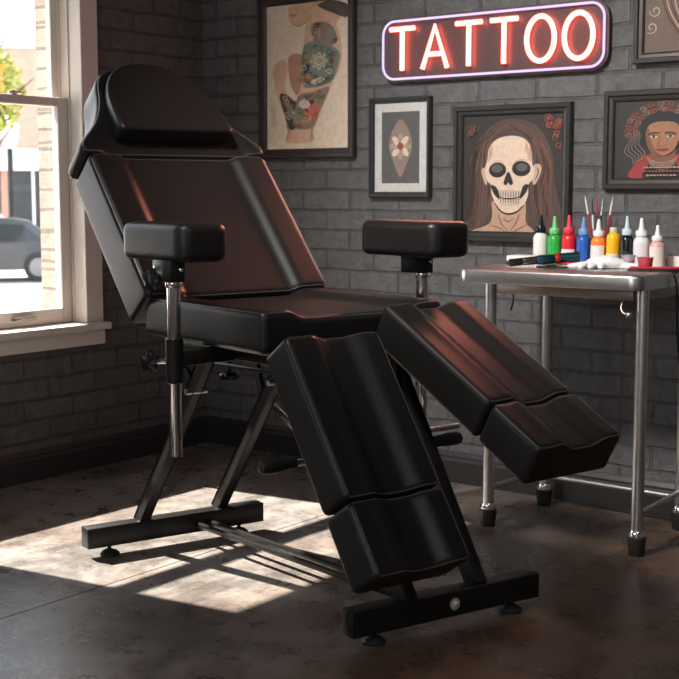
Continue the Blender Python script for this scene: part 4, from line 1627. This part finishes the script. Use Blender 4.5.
bp('wall', [((0, 0, 0), (14, 8, 6.9))], 'facade')
bp('parapet', [((-0.1, -0.12, 6.9), (14.1, 8.1, 7.15))], 'render_white')
bp('shop_sill', [((0, -0.1, 0), (14, 0.0, 0.5))], 'render_white')
bp('fascia', [((0, -0.25, 2.75), (14, 0.0, 3.5))], 'render_white')
for k in range(7):
    f = bp('shop_window', [((0.3 + 1.95 * k, -0.06, 0.5), (2.0 + 1.95 * k, 0.0, 2.75))], 'shop_glass')
    bp('mullion', [((1.1 + 1.95 * k, -0.1, 0.5), (1.2 + 1.95 * k, -0.06, 2.75))], 'render_white', f)
for k in range(4):
    bp('upper_window', [((0.8 + 3.3 * k, -0.05, 4.4), (1.9 + 3.3 * k, 0.0, 6.0))], 'shop_glass')


def car(px, dist, paint, label, suv, rz):
    root = tag(empty('parked_car', sp(px, dist, GZ), yaw_s + rz), label, 'car', 'cars parked outside the window')
    h = 1.75 if suv else 1.45
    belt = 1.0 if suv else 0.88
    L, Wd = 4.5, 1.8
    prof = [(0.0, 0.35), (0.02, 0.75), (0.15, belt - 0.12), (1.1, belt), (L - 0.25, belt + 0.02), (L - 0.02, belt - 0.15), (L, 0.45), (L - 0.1, 0.28), (0.1, 0.25)]
    cab = [(1.05, belt - 0.02), (1.75, h - 0.08), (2.1, h), (3.4, h), (3.75, h - 0.06), (4.3, belt)] if suv else [(1.1, belt - 0.02), (1.9, h - 0.06), (2.3, h), (3.0, h), (3.4, h - 0.06), (4.1, belt)]

    def shell(pts, w0, w1, mid=None):
        b = bmesh.new()
        pts = [(x, z) for x, z in pts]
        n = len(pts)
        zmin, zmax = min(z for _, z in pts), max(z for _, z in pts)
        def row(y, ins):
            return [Vector((L / 2 + (x - L / 2) * ins, y, z)) for x, z in pts]
        rings(b, [row(-w0 / 2, 0.985), row(-w0 / 2 + 0.06, 1.0), row(w0 / 2 - 0.06, 1.0), row(w0 / 2, 0.985)])
        for v in b.verts:
            v.co.y *= 1 - (1 - w1) * (v.co.z - zmin) / (zmax - zmin)
        return b
    link('car_body', shell(prof, Wd, 0.94), paint, root, angle=30)
    link('cabin', shell(cab, Wd * 0.94, 0.78), paint, root, angle=30)
    for s in (-1, 1):
        b = bmesh.new()
        pts = [(cab[0][0] + 0.35, belt + 0.03), (cab[1][0] + 0.1, h - 0.14), (cab[4][0] - 0.15, h - 0.14), (cab[5][0] - 0.35, belt + 0.05)]
        def yy(z):
            return s * (Wd * 0.47 * (1 - 0.22 * (z - belt) / (h - belt)) + 0.006)
        b.faces.new([b.verts.new((x, yy(z), z)) for x, z in pts])
        link('side_window', b, 'car_glass', root, smooth=False)
    for x in (0.85, L - 0.9):
        for s in (-1, 1):
            b = bmesh.new()
            lathe(b, [(0.22, 0), (0.32, 0.01), (0.335, 0.05), (0.335, 0.18), (0.32, 0.2)], (x, s * (Wd / 2 - 0.18), 0.335), (0, s, 0))
            w = link('wheel', b, 'tyre', root)
            b = bmesh.new()
            lathe(b, [(0.21, 0.19), (0.21, 0.205), (0.06, 0.215)], (x, s * (Wd / 2 - 0.18), 0.335), (0, s, 0))
            link('hubcap', b, 'alloy', w)
    for s in (-1, 1):
        b = bmesh.new()
        box(b, (L - 0.06, s * 0.75 - 0.12, belt - 0.3), (L + 0.015, s * 0.75 + 0.12, belt - 0.12))
        link('tail_lamp', b, 'lamp_red', root, smooth=False)
    return root


car(-127, 31, 'car_dark', 'dark grey parked car beyond the light pavement outside the window', False, 0.0)
car(-122, 40.0, 'car_white', 'white parked car behind the dark one outside the window', False, 0.0)

# tree
tb = sp(-21, 26, GZ)
tree = tag(empty('street_tree', tb), 'yellow green street tree at the left edge of the window view', 'tree')
b = bmesh.new()
tube(b, [(0, 0, 0), (0.05, 0, 1.5), (0.0, 0.05, 3.0), (-0.2, 0.1, 4.4)], [0.14, 0.11, 0.09, 0.04], 10)
for k in range(7):
    a_ = k * 2.4
    tube(b, [(0, 0.02, 2.2 + 0.25 * k), (0.6 * math.cos(a_), 0.6 * math.sin(a_), 2.9 + 0.3 * k), (1.1 * math.cos(a_), 1.1 * math.sin(a_), 3.3 + 0.32 * k)], [0.05, 0.03, 0.012], 7)
link('trunk', b, 'bark', tree)
b = bmesh.new()
rl = random.Random(11)
for k in range(2200):
    while True:
        p = Vector((rl.uniform(-1, 1), rl.uniform(-1, 1), rl.uniform(-1, 1)))
        if 0.25 < p.length < 1:
            break
    p = Vector((p.x * 1.15 - 0.35, p.y * 1.15, 4.0 + p.z * 1.05))
    a_ = Vector((rl.uniform(-1, 1), rl.uniform(-1, 1), rl.uniform(-1, 1))).normalized()
    c_ = a_.orthogonal().normalized() * 0.055
    a_ = a_ * 0.085
    b.faces.new([b.verts.new(p - a_), b.verts.new(p + c_), b.verts.new(p + a_), b.verts.new(p - c_)])
link('crown', b, 'leaf', tree, smooth=False)

# lamp post on the pavement
lp = tag(empty('street_lamp', sp(11, 36, GZ)), 'thin grey street lamp post in front of the shops outside the window', 'street lamp')
b = bmesh.new()
lathe(b, [(0.16, 0), (0.16, 0.3), (0.09, 0.4), (0.075, 3.2), (0.06, 3.25)])
link('post', b, 'steel_black', lp)
b = bmesh.new()
lathe(b, [(0.08, 3.2), (0.2, 3.35), (0.26, 3.8), (0.1, 4.0), (0.03, 4.1)])
link('lantern', b, 'render_white', lp)
